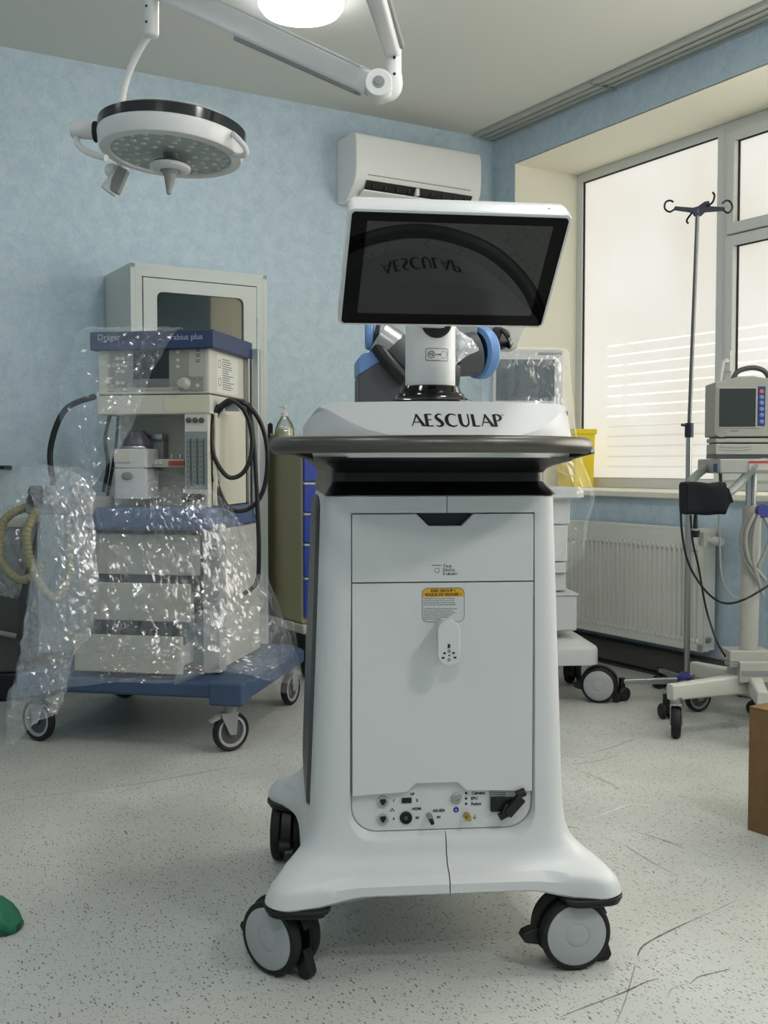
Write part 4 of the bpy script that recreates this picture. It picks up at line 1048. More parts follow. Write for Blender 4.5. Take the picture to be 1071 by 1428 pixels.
bo.build('panel_symbol', M_PRINT, an, smooth=False)
for xx in (271, 279): 
    q = onpl(xx, 529, FYA-.005); MB().box(q.x-.004, q.x+.004, q.y-.0004, q.y, q.z-.001, q.z+.001).build('panel_mark', M_PRINT, an, smooth=False)
q = onpl(275.5, 537.5, FYA-.005); MB().box(q.x-.006, q.x+.006, q.y-.001, q.y, q.z-.006, q.z+.006).build('key', M_BEIGE, an, bevel=.001)
q = onpl(237, 470.5, FYA-.03); text('Fabius plus', .030, 'lettering', mat('pale_lettering', 'aab4c4', .5), an, face_front(q.x, q.y-.0003, q.z), align='LEFT', xs=.95)
q = onpl(136, 471, FYA-.03); text('Dr\u00e4ger', .031, 'lettering', MATS['pale_lettering'], an, face_front(q.x, q.y-.0003, q.z), align='LEFT')
# right side notices
FR_ = Matrix.Rotation(PI/2, 4, 'Z') @ Matrix.Rotation(PI/2, 4, 'X')
sdm = MB()
MB().box(XR, XR+.001, FYA+.07, FYA+.31, ZC0+.01, z1-.02).build('notice_sheet', mat('notice_paper', 'd2d3cb', .6), an, smooth=False)
rnd = random.Random(3)
for k in range(24):
    z = z1-.035-k*.0085
    if z < ZC0+.02: break
    L_2 = rnd.uniform(.5, 1)*.13; sdm.box(XR+.001, XR+.0014, FYA+.13, FYA+.13+L_2, z-.0016, z+.0016)
sdm.build('fine_print', M_GPRINT, an, smooth=False)
for z in (z1-.055, ZC0+.05):
    MB().lathe([(.016, 0), (.016, .0005), (.013, .0005), (.013, 0)], Matrix.Translation((XR+.001, FYA+.10, z)) @ Matrix.Rotation(PI/2, 4, 'Y'), 24, False).build('ring_symbol', M_GPRINT, an)
# posts at the right rear
zp1 = cz1_-.005
zb = onpl(280, 1000, .1).z
MB().box(XR+.004, XR+.024, FYA+.38, FYA+.42, .26, zp1).build('side_post', M_STEEL, an, bevel=.004)
MB().box(XR+.030, XR+.056, FYA+.40, FYA+.44, .80, zp1-.02).build('side_post', mat('satin_light_rail', 'b4b8b8', .35, metal=.6), an, bevel=.004)
# back and side walls of the open bay
_, _, zb0, zb1 = arect(140, 578, 293, 708, FYA)
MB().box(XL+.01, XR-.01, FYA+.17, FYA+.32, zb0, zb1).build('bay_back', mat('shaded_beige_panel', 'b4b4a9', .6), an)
apx = arect(257, 578, 291, 708, FYA)
MB().box(apx[0], apx[1], FYA, FYA+.30, zb0, zb1).build('flowmeter_block', M_BEIGE, an, bevel=.003)
apan('flowmeter_plate', 259, 602, 290, 682, FYA, .004, mat('grey_blue_flowmeter', '7f8885', .3))
for xx in (264, 273, 282):
    MB().lathe([(.010, 0), (.010, .006), (.007, .008), (0, .008)], Matrix.Translation(onpl(xx-.5, 586, FYA)) @ TY, 24, False).build('gauge', M_DGREY, an)
    a = onpl(xx+2.5, 612, FYA-.004); b = onpl(xx+2.5, 676, FYA-.004)
    MB().cyl((a.x, a.y-.004, b.z), (a.x, a.y-.004, a.z), .0028, seg=10).build('flow_tube', M_DGREY, an)
    for k in range(9):
        p_ = onpl(xx-2.0, 616+k*7, FYA-.004); MB().box(p_.x-.0045, p_.x+.0045, p_.y-.0004, p_.y, p_.z-.0009, p_.z+.0009).build('scale_mark', M_PRINT, an, smooth=False)
for xx in (262, 272, 282):
    q = onpl(xx, 694, FYA)
    MB().lathe([(.014, -.01), (.015, .02), (.0155, .030), (.012, .034), (0, .034)], Matrix.Translation(q) @ TY, 20, False).build('flow_knob', M_BLACK, an)
# vaporizer
vb = arect(161, 626, 208, 696, FYA+.02)
vx = (vb[0]+vb[1])/2; vr = (vb[1]-vb[0])/2
vap = MB().loft([[(x, y, z) for x, y in rrect(vb[0], vb[1], FYA+.0, FYA+.12, .012, 4)] for z in (vb[2], vb[3])]).build('vaporizer', mat('pale_vaporizer_enamel', 'c6c8c4', .35), an, bevel=.003)
MB().lathe([(.052, 0), (.054, .006), (.050, .030), (.040, .045), (.036, .062), (.030, .068), (0, .07)], Matrix.Translation((vx, FYA+.06, vb[3])), 40).build('vaporizer_dial', mat('dark_violet_dial', '55525e', .35), vap)
MB().lathe([(.056, -.003), (.058, .004), (.056, .010)], Matrix.Translation((vx, FYA+.06, vb[3])), 40, False).build('dial_ring', M_STEEL, vap)
q = (vb[0]+vb[1])/2
MB().box(vb[0]+.004, vb[0]+.07, FYA-.004, FYA, vb[3]-.05, vb[3]-.008).build('maker_plate', M_BEIGE, vap, bevel=.001)
MB().lathe([(.018, 0), (.018, .005), (.014, .007), (0, .007)], Matrix.Translation((vx-.01, FYA, vb[3]-.10)) @ TY @ Matrix.Diagonal((1.2, .8, 1, 1)), 32, False).build('level_window', M_MGREY, vap)
MB().box(vb[0]-.005, vb[1]+.005, FYA+.0, FYA+.12, vb[3]-.072, vb[3]-.069).build('groove', M_DGREY, vap)
# things behind the vaporizer
a_ = arect(213, 610, 228, 640, FYA+.12); MB().box(a_[0], a_[1], FYA+.12, FYA+.18, a_[2], a_[3]).build('mount_block', M_MGREY, an, bevel=.003)
a_ = arect(203, 605, 226, 613, FYA+.1); MB().box(a_[0], a_[1], FYA+.1, FYA+.16, a_[2], a_[3]).build('mount_lever', M_STEEL, an, bevel=.002)
a_ = arect(207, 640, 257, 652, FYA+.05); MB().box(a_[0], a_[1], FYA+.05, FYA+.1, a_[2], a_[3]).build('mount_rail', M_BEIGE2, an, bevel=.003)
a_ = arect(235, 643, 257, 649, FYA+.045); MB().box(a_[0], a_[1], FYA+.045, FYA+.05, a_[2], a_[3]).build('red_label', mat('red_label', 'a8452f', .5), an, smooth=False)
for xx in (240, 252):
    q = onpl(xx, 637, FYA+.07); MB().cyl((q.x, q.y, q.z-.006), (q.x, q.y, q.z+.010), .006).build('fitting', M_CHROME, an)
for k in range(3):
    q = onpl(212+k*6, 645, FYA+.05); MB().box(q.x-.006, q.x+.006, q.y-.003, q.y, q.z-.007, q.z+.007).build('switch', M_BEIGE, an, bevel=.001)
# side panel on the right (cream), full height
pz0 = onpl(300, 706, FYA).z; pz1 = zs0+.005
MB().box(XR-.004, XR+.012, FYA+.03, FYA+DEP-.03, pz0, pz1).build('side_panel', mat('cream_side_panel', 'c9c7b6', .5), an, bevel=.003)
# blue worktop, drawer block, base
wz = arect(120, 708, 290, 741, .05)
MB().box(XL-.03, XR+.03, .04, .64, wz[2], wz[3]).build('worktop', mat('blue_grey_worktop', '44587a', .5), an, bevel=.018, seg=3)
bz1 = wz[2]
MB().box(XL+.0, XR-.01, .13, .60, .26, bz1).build('drawer_block', mat('dark_drawer_recess', '3a3c39', .6), an)
MB().box(XR-.012, XR+.055, .10, .17, .25, bz1+.02).build('front_post', M_MGREY, an, bevel=.006)
MB().box(XR-.005, XR+.045, .17, .60, .26, bz1).build('side_wall', M_BEIGE2, an, bevel=.003)
MB().box(XL-.055, XL+.005, .10, .17, .25, bz1+.02).build('front_post', M_MGREY, an, bevel=.006)
def drawer_(px0, py0, px1, py1, yl):
    q = arect(px0, py0, px1, py1, yl)
    d = MB().box(q[0], q[1], yl, yl+.016, q[2], q[3]).build('drawer', mat('drawer_grey_beige', 'a5a398', .55), an, bevel=.003)
    MB().box(q[0]+.015, q[1]-.015, yl+.016, .5, q[2]+.02, q[2]+.024).box(q[0]+.015, q[0]+.02, yl+.016, .5, q[2]+.02, q[3]-.04).box(q[1]-.02, q[1]-.015, yl+.016, .5, q[2]+.02, q[3]-.04).build('drawer_tray', M_BEIGE2, d)
    return d
drawer_(131, 744, 279, 803, .105); drawer_(131, 812, 265, 868, .05); drawer_(103, 884, 254, 941, -.02)
bs = arect(86, 930, 290, 960, -.02)
MB().prism([(-.40, -.03), (.40, -.03), (.44, .05), (.44, .70), (.36, .80), (-.36, .80), (-.44, .70), (-.44, .05)], .185, .245).build('base', M_BLUEB, an, bevel=.015, seg=3)
MB().box(.30, .425, -.05, .06, .165, .25).build('base_corner', M_BLUEB, an, bevel=.012, seg=3)
MB().box(-.425, -.30, -.05, .06, .165, .25).build('base_corner', M_BLUEB, an, bevel=.012, seg=3)
def fork_caster(par, loc, rz, r=.07, wd=.030, body_m=None, hub_m=None, top=.165, name='caster'):
    M = Matrix.Translation(loc) @ Matrix.Rotation(rz, 4, 'Z'); body_m = body_m or M_MGREY
    g = MB()
    g.cyl((0, 0, top-.03), (0, 0, top), .022, M=M)
    for sy in (-1, 1):
        g.prism([(-.012, r-.012), (.014, r-.010), (.045, r+.055), (.045, top-.028), (-.02+.0, top-.028)], sy*(wd/2+.004)-.0025, sy*(wd/2+.004)+.0025, 'y', M @ Matrix.Translation((-.0, 0, 0)))
    g.box(-.022, .047, -wd/2-.006, wd/2+.006, top-.034, top-.026, M)
    g.prism([(.04, top-.045), (.085, top-.055), (.088, top-.048), (.045, top-.03)], -.012, .012, 'y', M)
    c = g.build(name, body_m, par, bevel=.002)
    W = M @ Matrix.Translation((0, 0, r)) @ Matrix.Rotation(PI/2, 4, 'X'); h = wd/2
    MB().lathe([(r*.78, -h*.8), (r*.9, -h), (r*.98, -h*.6), (r, 0), (r*.98, h*.6), (r*.9, h), (r*.78, h*.8)], W, 48, False).build('tyre', M_RUBBER, c)
    MB().lathe([(r*.80, -h*.75), (r*.66, -h*.8), (r*.64, -h*.5), (r*.64, h*.5), (r*.66, h*.8), (r*.80, h*.75)], W, 48, False).build('rim', hub_m or M_DISC, c)
    MB().lathe([(0, -h*.7), (r*.2, -h*.7), (r*.22, -h*.45), (r*.65, -h*.35), (r*.65, h*.35), (r*.22, h*.45), (r*.2, h*.7), (0, h*.7)], W, 32, False).build('hub', M_DGREY, c)
    return c
fork_caster(an, (.365, .0, 0), rad(-130))
fork_caster(an, (-.365, .0, 0), rad(-20), r=.078)
fork_caster(an, (.37, .74, 0), rad(80))
fork_caster(an, (-.37, .74, 0), rad(20))
# breathing block and corrugated hoses on the left, beneath the film
MB().box(-.42, -.16, .02, .22, .82, .885).build('absorber_block', M_MGREY, an, bevel=.01)
for k, (x, y) in enumerate(((-.38, .03), (-.30, .0), (-.22, .03))):
    MB().lathe([(.03, 0), (.032, .02), (.026, .05), (.03, .055), (.022, .09), (0, .092)], Matrix.Translation((x, y, .862)) @ Matrix.Diagonal((1, 1, .7, 1)), 28).build('valve_dome', M_DGREY if k != 1 else M_MGREY, an)
def ribbed(pts, r, m, name, par, sm=10):
    P = curve([Vector(p) for p in pts], sm); L_3 = [0]
    for a, b in zip(P, P[1:]): L_3.append(L_3[-1]+(b-a).length)
    n_r = int(L_3[-1]/.004); Q = []
    for k in range(n_r):
        d = L_3[-1]*k/(n_r-1); i = max(0, min(len(P)-2, next((j for j in range(len(L_3)-1) if L_3[j+1] >= d), len(P)-2)))
        u = (d-L_3[i])/max(1e-9, L_3[i+1]-L_3[i]); Q.append(P[i].lerp(P[i+1], u))
    kk = [0]
    return MB().tube(Q, lambda t: r*(1+.10*math.sin(t*n_r*PI*.5)), 12).build(name, m, par, ang=80)
ribbed([(-.36, .0, .84), (-.38, -.04, .75), (-.36, -.03, .62), (-.30, .0, .52), (-.27, .06, .60), (-.28, .08, .80)], .016, M_HOSEC, 'corrugated_hose', an)
ribbed([(-.42, .05, .85), (-.50, .02, .80), (-.52, .02, .66), (-.44, .03, .58), (-.36, .05, .64)], .016, M_HOSEC, 'corrugated_hose', an)
MB().tube([(-.18, .1, 1.25), (-.30, .1, 1.20), (-.36, .1, 1.05), (-.34, .1, .88)], .011, 12, smooth=8).build('black_tube', M_HOSE, an)
MB().tube([(-.165, .2, 1.20), (-.19, .2, 1.10), (-.18, .2, 1.0), (-.20, .2, .90)], .007, 10, smooth=6).tube([(-.145, .22, 1.20), (-.16, .22, 1.05), (-.185, .2, .88)], .006, 10, smooth=6).build('black_tube', M_HOSE, an)
# coil of black hose hung on the right side (its own thing)
def hcoil(pts, r=.0085): return MB().tube([at(*p) for p in pts], r, 12, smooth=8)
hk = thing('coiled_hose', 'coil of black gas hose hanging on the right side of the anaesthesia machine', 'hose', at(330, 560, 4.0))
HM = Matrix.Translation(-hk.location)
loops = [
 [(310, 566, 3.98), (296, 585, 3.97), (292, 620, 3.97), (298, 660, 3.96), (316, 705, 3.98), (340, 712, 3.99), (362, 695, 4.0), (372, 660, 4.0), (371, 615, 3.99), (358, 580, 3.98), (335, 560, 3.97), (312, 566, 3.99), (299, 590, 3.95), (297, 640, 3.95), (303, 675, 3.96)],
 [(318, 558, 3.96), (300, 575, 3.95), (295, 610, 3.94), (300, 640, 3.94), (318, 665, 3.95), (338, 660, 3.96), (350, 635, 3.97), (350, 600, 3.97), (340, 572, 3.96), (322, 558, 3.95), (305, 568, 3.94)],
 [(345, 562, 3.99), (352, 600, 3.98), (356, 650, 3.98), (359, 705, 3.98), (361, 770, 3.98), (358, 812, 3.98), (340, 828, 3.98)],
 [(305, 565, 3.96), (290, 600, 3.955), (294, 650, 3.95), (304, 690, 3.95), (312, 720, 3.96)],
]
for L4 in loops: hcoil(L4).build('hose', M_HOSE, hk, M=HM, ang=80)
MB().box(-.02, .03, -.02, .02, -.02, .01).build('hook', M_STEEL, hk, M=Matrix.Translation(at(322, 566, 4.02)-hk.location), bevel=.003)

# ============================================================ LEFT EDGE CABINET
lc = thing('grey_equipment_cart', 'dark grey low equipment cart under film at the left edge', 'equipment cart', at(-20, 980, 4.75)*1, rad(8))
lc.location.z = 0
MB().box(-.36, .20, -.25, .25, .12, .74).build('cart_body', mat('dark_grey_cabinet', '4b4e4c', .5), lc, bevel=.01)
MB().box(-.37, .21, -.26, .26, .0, .12).build('plinth', M_BLACK, lc, bevel=.01)
MB().box(-.38, .22, -.27, .27, .74, .76).build('worktop', M_HOSEC, lc, bevel=.004)
MB().box(-.30, .05, .0, .24, .76, .98).build('upper_case', M_MGREY, lc, bevel=.01)
MB().box(-.34, .10, -.02, .26, .98, .998).build('black_shelf', M_BLACK, lc, bevel=.003)
MB().tube([(-.3, -.28, .34), (.0, -.29, .32), (.19, -.28, .28)], .012, 12, smooth=5).build('front_rail', M_MGREY, lc)
ribbed([(-.1, -.1, .76), (-.12, -.2, .9), (-.02, -.24, .86), (.06, -.22, .78), (.1, -.2, .70)], .018, M_HOSEC, 'corrugated_hose', lc)

# ============================================================ WRAPPED TROLLEY ON THE RIGHT
tw = thing('imaging_trolley', 'white wheeled trolley with a flat screen behind the console, wrapped in clear film', 'medical trolley', (.66, 4.62, 0), rad(4))
TWL = lambda px, py, Y: to_local(tw, at(px, py, Y))
def trect(px0, py0, px1, py1, yl):
    a = onpl(px0, py0, yl, tw, 4.6); b = onpl(px1, py1, yl, tw, 4.6); return min(a.x, b.x), max(a.x, b.x), min(a.z, b.z), max(a.z, b.z)
M_TW = mat('white_trolley_plastic', 'c6c8c6', .4)
q = trect(640, 905, 836, 935, -.15)
MB().loft([[(x, y, z) for x, y in rrect(-.36, q[1]-i_, -.18+i_, .30, .07, 5)] for z, i_ in ((.165, .0), (.225, .0), (.235, .004), (.262, .05), (.268, .07))]).build('base', M_TW, tw)
q = trect(700, 830, 805, 880, -.13); MB().box(-.25, q[1], -.13, .25, q[2], q[3]).build('drawer_box', M_TW, tw, bevel=.01, seg=3)
MB().box(-.25, q[1]+.004, -.136, .25, q[3]-.004, q[3]+.004).build('drawer_lip', M_TW, tw, bevel=.002)
MB().box(-.10, q[1]-.09, -.05, .1, .24, q[2]+.02).build('pillar', M_MGREY, tw, bevel=.01)
q2 = trect(700, 800, 790, 828, -.08); MB().box(-.2, q2[1], -.08, .22, q[3]+.008, q2[3]).build('case', M_TW, tw, bevel=.01)
q3 = trect(700, 785, 790, 800, -.1); MB().box(-.2, q3[1]+.0, -.1, .22, q2[3]+.002, q3[3]).build('case', M_TW, tw, bevel=.006)
q4 = trect(700, 733, 790, 783, -.1); MB().box(-.2, q4[1]+.005, -.1, .22, q4[2], q4[3]).build('case', M_TW, tw, bevel=.006)
q5 = trect(700, 700, 795, 731, -.1); MB().box(-.2, q5[1], -.1, .22, q5[2], q5[3]+.02).build('case', M_TW, tw, bevel=.006)
q6 = trect(640, 681, 818, 697, -.16); MB().loft([[(x, y, z) for x, y in rrect(-.3, q6[1]-i_, -.16+i_, .25, .05, 5)] for z, i_ in ((q6[2], .02), (q6[2]+.01, 0), (q6[3], 0))]).build('worktop', M_TW, tw)
MB().prism([(0, 0), (.10, 0), (.03, -.09), (-.02, -.09)], -.1, .1, 'y', Matrix.Translation((q6[1]-.14, .02, q6[2]))).build('bracket', M_TW, tw, bevel=.005)
q7 = trect(687, 487, 785, 566, .0)
MB().box(q7[0], q7[1], .0, .045, q7[2]-.01, q7[3]).build('monitor', mat('pale_grey_bezel', 'b2b3b0', .4), tw, bevel=.006)
q8 = trect(692, 501, 773, 559, .0); MB().box(q8[0], q8[1], -.002, .001, q8[2], q8[3]).build('screen', mat('grey_screen', '41494a', .12), tw, smooth=False)
qt = onpl(767, 493.5, 0, tw, 4.6); text('NDS RADIANCE', .014, 'lettering', M_GPRINT, tw, face_front(qt.x, -.0012, qt.z), bold=.0003)
MB().box(q7[0]+.12, q7[0]+.18, .045, .10, q6[3], q7[3]-.1).build('monitor_stand', M_MGREY, tw, bevel=.004)
twin_caster(tw, (.245, -.12, 0), rad(-22), r=.074)
twin_caster(tw, (.24, .26, 0), rad(60), r=.074); twin_caster(tw, (-.28, -.10, 0), rad(-20), r=.074); twin_caster(tw, (-.28, .24, 0), rad(40), r=.074)

# yellow box on the sill
yb_ = room(.30, WY0-.20, WZ0)
yo = thing('yellow_sharps_box', 'yellow plastic box on the window sill behind the wrapped trolley', 'box', yb_, YAW)
MB().loft([[(x, y, z) for x, y in rrect(-.05-k, .10+k, -.04-k, .13+k, .012, 4)] for z, k in ((0, -.006), (.30, 0))]).build('box_body', M_YEL, yo, bevel=.003)
MB().box(-.055, .105, -.045, .135, .30, .33).build('lid', M_YEL, yo, bevel=.004)
MB().box(-.058, -.05, -.02, .1, .08, .22).build('front_label', mat('faded_label', 'd9bf2c', .6), yo)

# ============================================================ IV POLE
ivb = atz(957, 972, 0); Yiv = 4.48
ivb = at(957, 950, Yiv); ivb.z = 0
iv = thing('iv_pole', 'chrome infusion stand with dark hooks in front of the window', 'infusion stand', ivb)
IL = lambda px, py, Y=Yiv: to_local(iv, at(px, py, Y))
tp = IL(973, 292, Yiv-.02); md_ = IL(961, 600); bt_ = IL(957.5, 945)
MB().cyl(bt_, md_, .0125, seg=24).build('lower_tube', M_STEEL, iv)
MB().cyl(md_, tp, .0085, seg=20).build('upper_tube', mat('dark_steel', '6f716f', .3, metal=.9), iv)
MB().cyl(md_-Vector((0, 0, .03)), md_+Vector((0, 0, .03)), .018).cyl(md_+Vector((0, 0, .02)), md_+Vector((-.035, -.01, .022)), .006).build('height_clamp', M_PURPLE if False else mat('navy_plastic', '1a1f33', .4), iv, bevel=.002)
hk_ = MB()
MB().prism([(-.095, .012), (-.02, .006), (.0, .012), (.025, .030), (.045, .034), (.05, .012), (.11, .008), (.11, -.006), (.03, -.012), (.014, -.028), (-.014, -.028), (-.02, -.014), (-.095, -.003)], -.008, .008, 'y', Matrix.Translation(tp+Vector((0, 0, .0)))).build('hook_bar', mat('navy_plastic', '1a1f33', .4), iv, bevel=.003)
for pts in ([(-.09, 0, .004), (-.115, -.0, -.010), (-.135, 0, .004), (-.132, 0, .028), (-.115, 0, .036), (-.10, 0, .030)], [(.10, 0, .0), (.125, 0, -.014), (.142, 0, .004), (.135, 0, .028), (.118, 0, .036), (.10, 0, .024)], [(.03, 0, .01), (.05, -.03, .02), (.056, -.04, .045), (.048, -.04, .06)], [(-.012, 0, .0), (-.035, .03, -.035), (-.028, .035, -.05)]):
    MB().tube([tp+Vector(p) for p in pts], .0042, 8, smooth=6).build('hook', M_BLACK, iv)
MB().lathe([(.012, .06), (.035, .075), (.040, .09), (.040, .115), (.028, .128), (.014, .135)], Matrix.Translation((bt_.x, bt_.y, 0)), 32).build('hub', M_PURPLE, iv)
for k, (px, py) in enumerate(((917, 1008), (926, 968), (985, 960), (1040, 1005), (960, 1015))):
    pass
for a in (240, 312, 24, 96, 168):
    d = Vector((math.cos(rad(a)), math.sin(rad(a)), 0)); e_ = Vector((bt_.x, bt_.y, 0))+d*(.31 if a != 168 else .265)
    lg = MB(); arm(lg, Vector((bt_.x, bt_.y, .095))+d*.02, e_+Vector((0, 0, .082)), .012, .014, .011, .010); lg.build('leg', M_STEEL, iv, bevel=.003)
    c_ = MB().cyl(e_+Vector((0, 0, .045)), e_+Vector((0, 0, .098)), .014).build('caster', M_BLACK, iv, bevel=.002)
    M = Matrix.Translation(e_) @ Matrix.Rotation(rad(a+40), 4, 'Z')
    for sy in (-1, 1):
        MB().lathe([(.008, -.012), (.024, -.011), (.030, -.005), (.030, .005), (.024, .011), (.008, .012)], M @ Matrix.Translation((0, sy*.016, .030)) @ Matrix.Rotation(PI/2, 4, 'X'), 28).build('wheel', M_RUBBER, c_)
    MB().box(-.02, .02, -.005, .005, .025, .055, M).build('caster_guard', M_BLACK, c_, bevel=.003)

# ============================================================ PATIENT MONITOR STAND
pb = at(1046, 940, 4.03); pb.z = 0
pm = thing('monitor_stand', 'grey beige rolling monitor stand with white tubular legs at the right edge', 'monitor stand', pb)
PLc = lambda px, py, Y=4.03: to_local(pm, at(px, py, Y))
M_ST = mat('grey_beige_enamel', 'b1b0a6', .4); M_ST2 = mat('pale_enamel_leg', 'c3c3ba', .35)
cA = PLc(1042, 925); cB = PLc(1048, 705); cx1 = (cA.x+cB.x)/2
MB().cyl((cx1, 0, cA.z), (cx1+.006, 0, cB.z), .034, seg=36).build('column', M_ST, pm)
MB().cyl((cx1+.006, 0, cB.z-.01), (cx1+.010, 0, PLc(1052, 645).z), .0135).box(cx1-.016, cx1-.002, -.01, .01, cB.z, PLc(1052, 645).z).build('inner_tube', M_STEEL, pm)
kz = PLc(1058, 712)
MB().cyl((kz.x, -.03, kz.z), (kz.x, -.06, kz.z), .026).build('clamp_knob', M_PURPLE, pm, bevel=.005)
hb = MB()
z_ = [PLc(1040, y).z for y in (905, 920, 945, 950)]
MB().box(cx1-.085, cx1+.07, -.05, .06, z_[1], z_[0]+.0).build('hub_step', M_ST, pm, bevel=.004)
MB().box(cx1-.055, cx1+.10, -.075, .08, z_[2]-.005, z_[1]+.004).build('hub', M_ST, pm, bevel=.004)
MB().box(cx1-.05, cx1+.09, -.077, -.074, z_[2]+.02, z_[2]+.04).build('hub_slot', M_MGREY, pm)
MB().box(cx1-.09, cx1-.055, -.06, .0, z_[1]-.02, z_[1]).build('cable_port', M_MGREY, pm, bevel=.004)
hz = .182
hc = Vector((cx1+.02, 0, hz))
ends = [(PLc(934, 962, 3.90), None), (PLc(967, 940, 4.36), None), (PLc(1064, 985, 3.76), None), (Vector((.30, .20, hz-.02)), None), (Vector((.33, -.12, hz-.02)), None)]
for k, (e_, _) in enumerate(ends):
    e_ = Vector((e_.x, e_.y, hz-.012)); d = (e_-hc); 
    lg = MB(); arm(lg, hc, e_, .026, .035, .020, .030); lg.build('leg', M_ST2, pm, bevel=.004)
    u = d.normalized(); w_ = e_-u*.03
    fork_caster(pm, (w_.x, w_.y, 0), rad([72, 20, 60, 30, 110][k]), r=.058, wd=.032, body_m=M_STEEL, top=hz-.028, hub_m=M_MGREY)
# tray with rails
tz0, tz1 = PLc(1040, 660).z, PLc(1040, 640).z
tx0 = PLc(990, 640).x
MB().box(tx0, .26, -.12, .16, tz0, tz1).build('tray', mat('grey_tray', 'a3a59f', .4), pm, bevel=.006)
MB().box(cx1-.05, cx1+.06, -.125, -.119, tz0+.012, tz1-.008).build('tray_label', mat('pale_tray_label', 'b9b0a8', .5), pm)
MB().box(cx1-.05, cx1+.04, -.1265, -.124, tz1-.016, tz1-.008).build('red_stripe', MATS['red_label'], pm)
MB().tube([PLc(992, 648, 4.12), PLc(975, 660, 4.02), PLc(962, 674, 3.95), PLc(966, 690, 3.90), PLc(990, 694, 3.86), PLc(1015, 688, 3.86), PLc(1035, 670, 3.92), PLc(1055, 648, 3.92), PLc(1075, 643, 3.98)], .0155, 16, smooth=7).build('grab_rail', mat('grey_rail_sleeve', '7f8681', .45), pm)
MB().box(-.02, .03, -.02, .02, -.015, .015).build('clip', M_PURPLE, pm, M=Matrix.Translation(PLc(1004, 652, 3.96)), bevel=.004)
MB().cyl(PLc(1004, 650, 3.96), PLc(1005, 676, 3.96), .006).build('clip_pin', M_DGREY, pm)
MB().tube([PLc(1003, 716, 3.98), PLc(1004, 760, 3.98), PLc(1006, 800, 3.98), PLc(1018, 828, 4.00), PLc(1040, 838, 4.03)], .006, 10, smooth=6, flat=.6).build('grey_cable', M_HOSEG, pm)
for pts in ([(1048, 716, 3.98), (1036, 740, 3.98), (1034, 765, 3.98), (1044, 790, 3.98), (1056, 808, 3.98), (1060, 818, 3.98)], [(1062, 716, 3.98), (1074, 740, 3.98), (1068, 768, 3.98), (1058, 790, 3.98), (1056, 812, 3.98)], [(1052, 716, 3.97), (1040, 745, 3.96), (1044, 780, 3.97), (1060, 800, 3.98), (1068, 810, 3.98)], [(1060, 714, 3.98), (1052, 740, 3.97), (1050, 780, 3.97), (1058, 812, 3.98), (1064, 830, 3.98)]):
    MB().tube([PLc(*p) for p in pts], .0075, 10, smooth=6).build('grey_cable', M_HOSEG, pm)
# black cables
MB().tube([at(960, 676, 3.88), at(950, 705, 3.88), at(952, 750, 3.88), at(962, 790, 3.9), at(985, 825, 3.92), at(1010, 841, 3.95), at(1040, 835, 3.88), at(1085, 808, 3.93)], .0042, 10, smooth=8).build('black_cable', M_HOSE, None)
bc = bpy.data.objects['black_cable']; tag(bc, 'black cable hanging in a loop from the cuff to the right edge', 'cable')
b2_ = MB().tube([at(963, 718, 3.93), at(966, 755, 3.95), at(974, 790, 3.98), at(985, 850, 4.05), at(1000, 895, 4.00), at(1012, 916, 4.02)], .004, 10, smooth=8).build('dark_green_cable', mat('dark_green_cable', '15211c', .4), None)
tag(b2_, 'dark cable running down from the cuff to the stand hub', 'cable')
MB().cyl(at(1012, 916, 4.02), at(1022, 922, 4.02), .006).build('connector', M_WHITE2, b2_)
# cuff
cf = thing('blood_pressure_cuff', 'folded black blood pressure cuff hung on the stand rail', 'blood pressure cuff', at(990, 695, 3.86))
q0_ = at(957, 673, 3.82)-cf.location; q1_ = at(1012, 718, 3.82)-cf.location
g = MB(); rings = []
for k in range(9):
    u = k/8; x = lerp(q0_.x, q1_.x, u)
    ring = []
    for a, b in rrect(-.055, .055, q1_.z+.002*math.sin(u*9), q0_.z+.003*math.sin(u*7), .018, 5): ring.append((x, a+.004*math.sin(u*6+b*30), b))
    rings.append(ring)
g.loft(rings).build('cuff_roll', M_CUFF, cf, bevel=.004)
r0_ = at(1005, 673, 3.8)-cf.location
MB().prism([(0, 0), (.035, -.022), (.052, -.07), (.038, -.074), (.030, -.098), (.0, -.10)], -.05, .04, 'y', Matrix.Translation((r0_.x, 0, r0_.z))).build('cuff_flap', M_CUFF, cf, bevel=.004)
pc = at(970, 722, 3.84)-cf.location
MB().cyl(pc+Vector((0, 0, .012)), pc+Vector((0, 0, -.04)), .006, .010).cyl(pc+Vector((0, 0, -.045)), pc+Vector((0, 0, -.07)), .016, .012).build('hose_connector', M_BLACK, cf, bevel=.002)
MB().cyl(pc+Vector((0, 0, -.038)), pc+Vector((0, 0, -.046)), .015).build('connector_ring', M_CHROME, cf, bevel=.001)
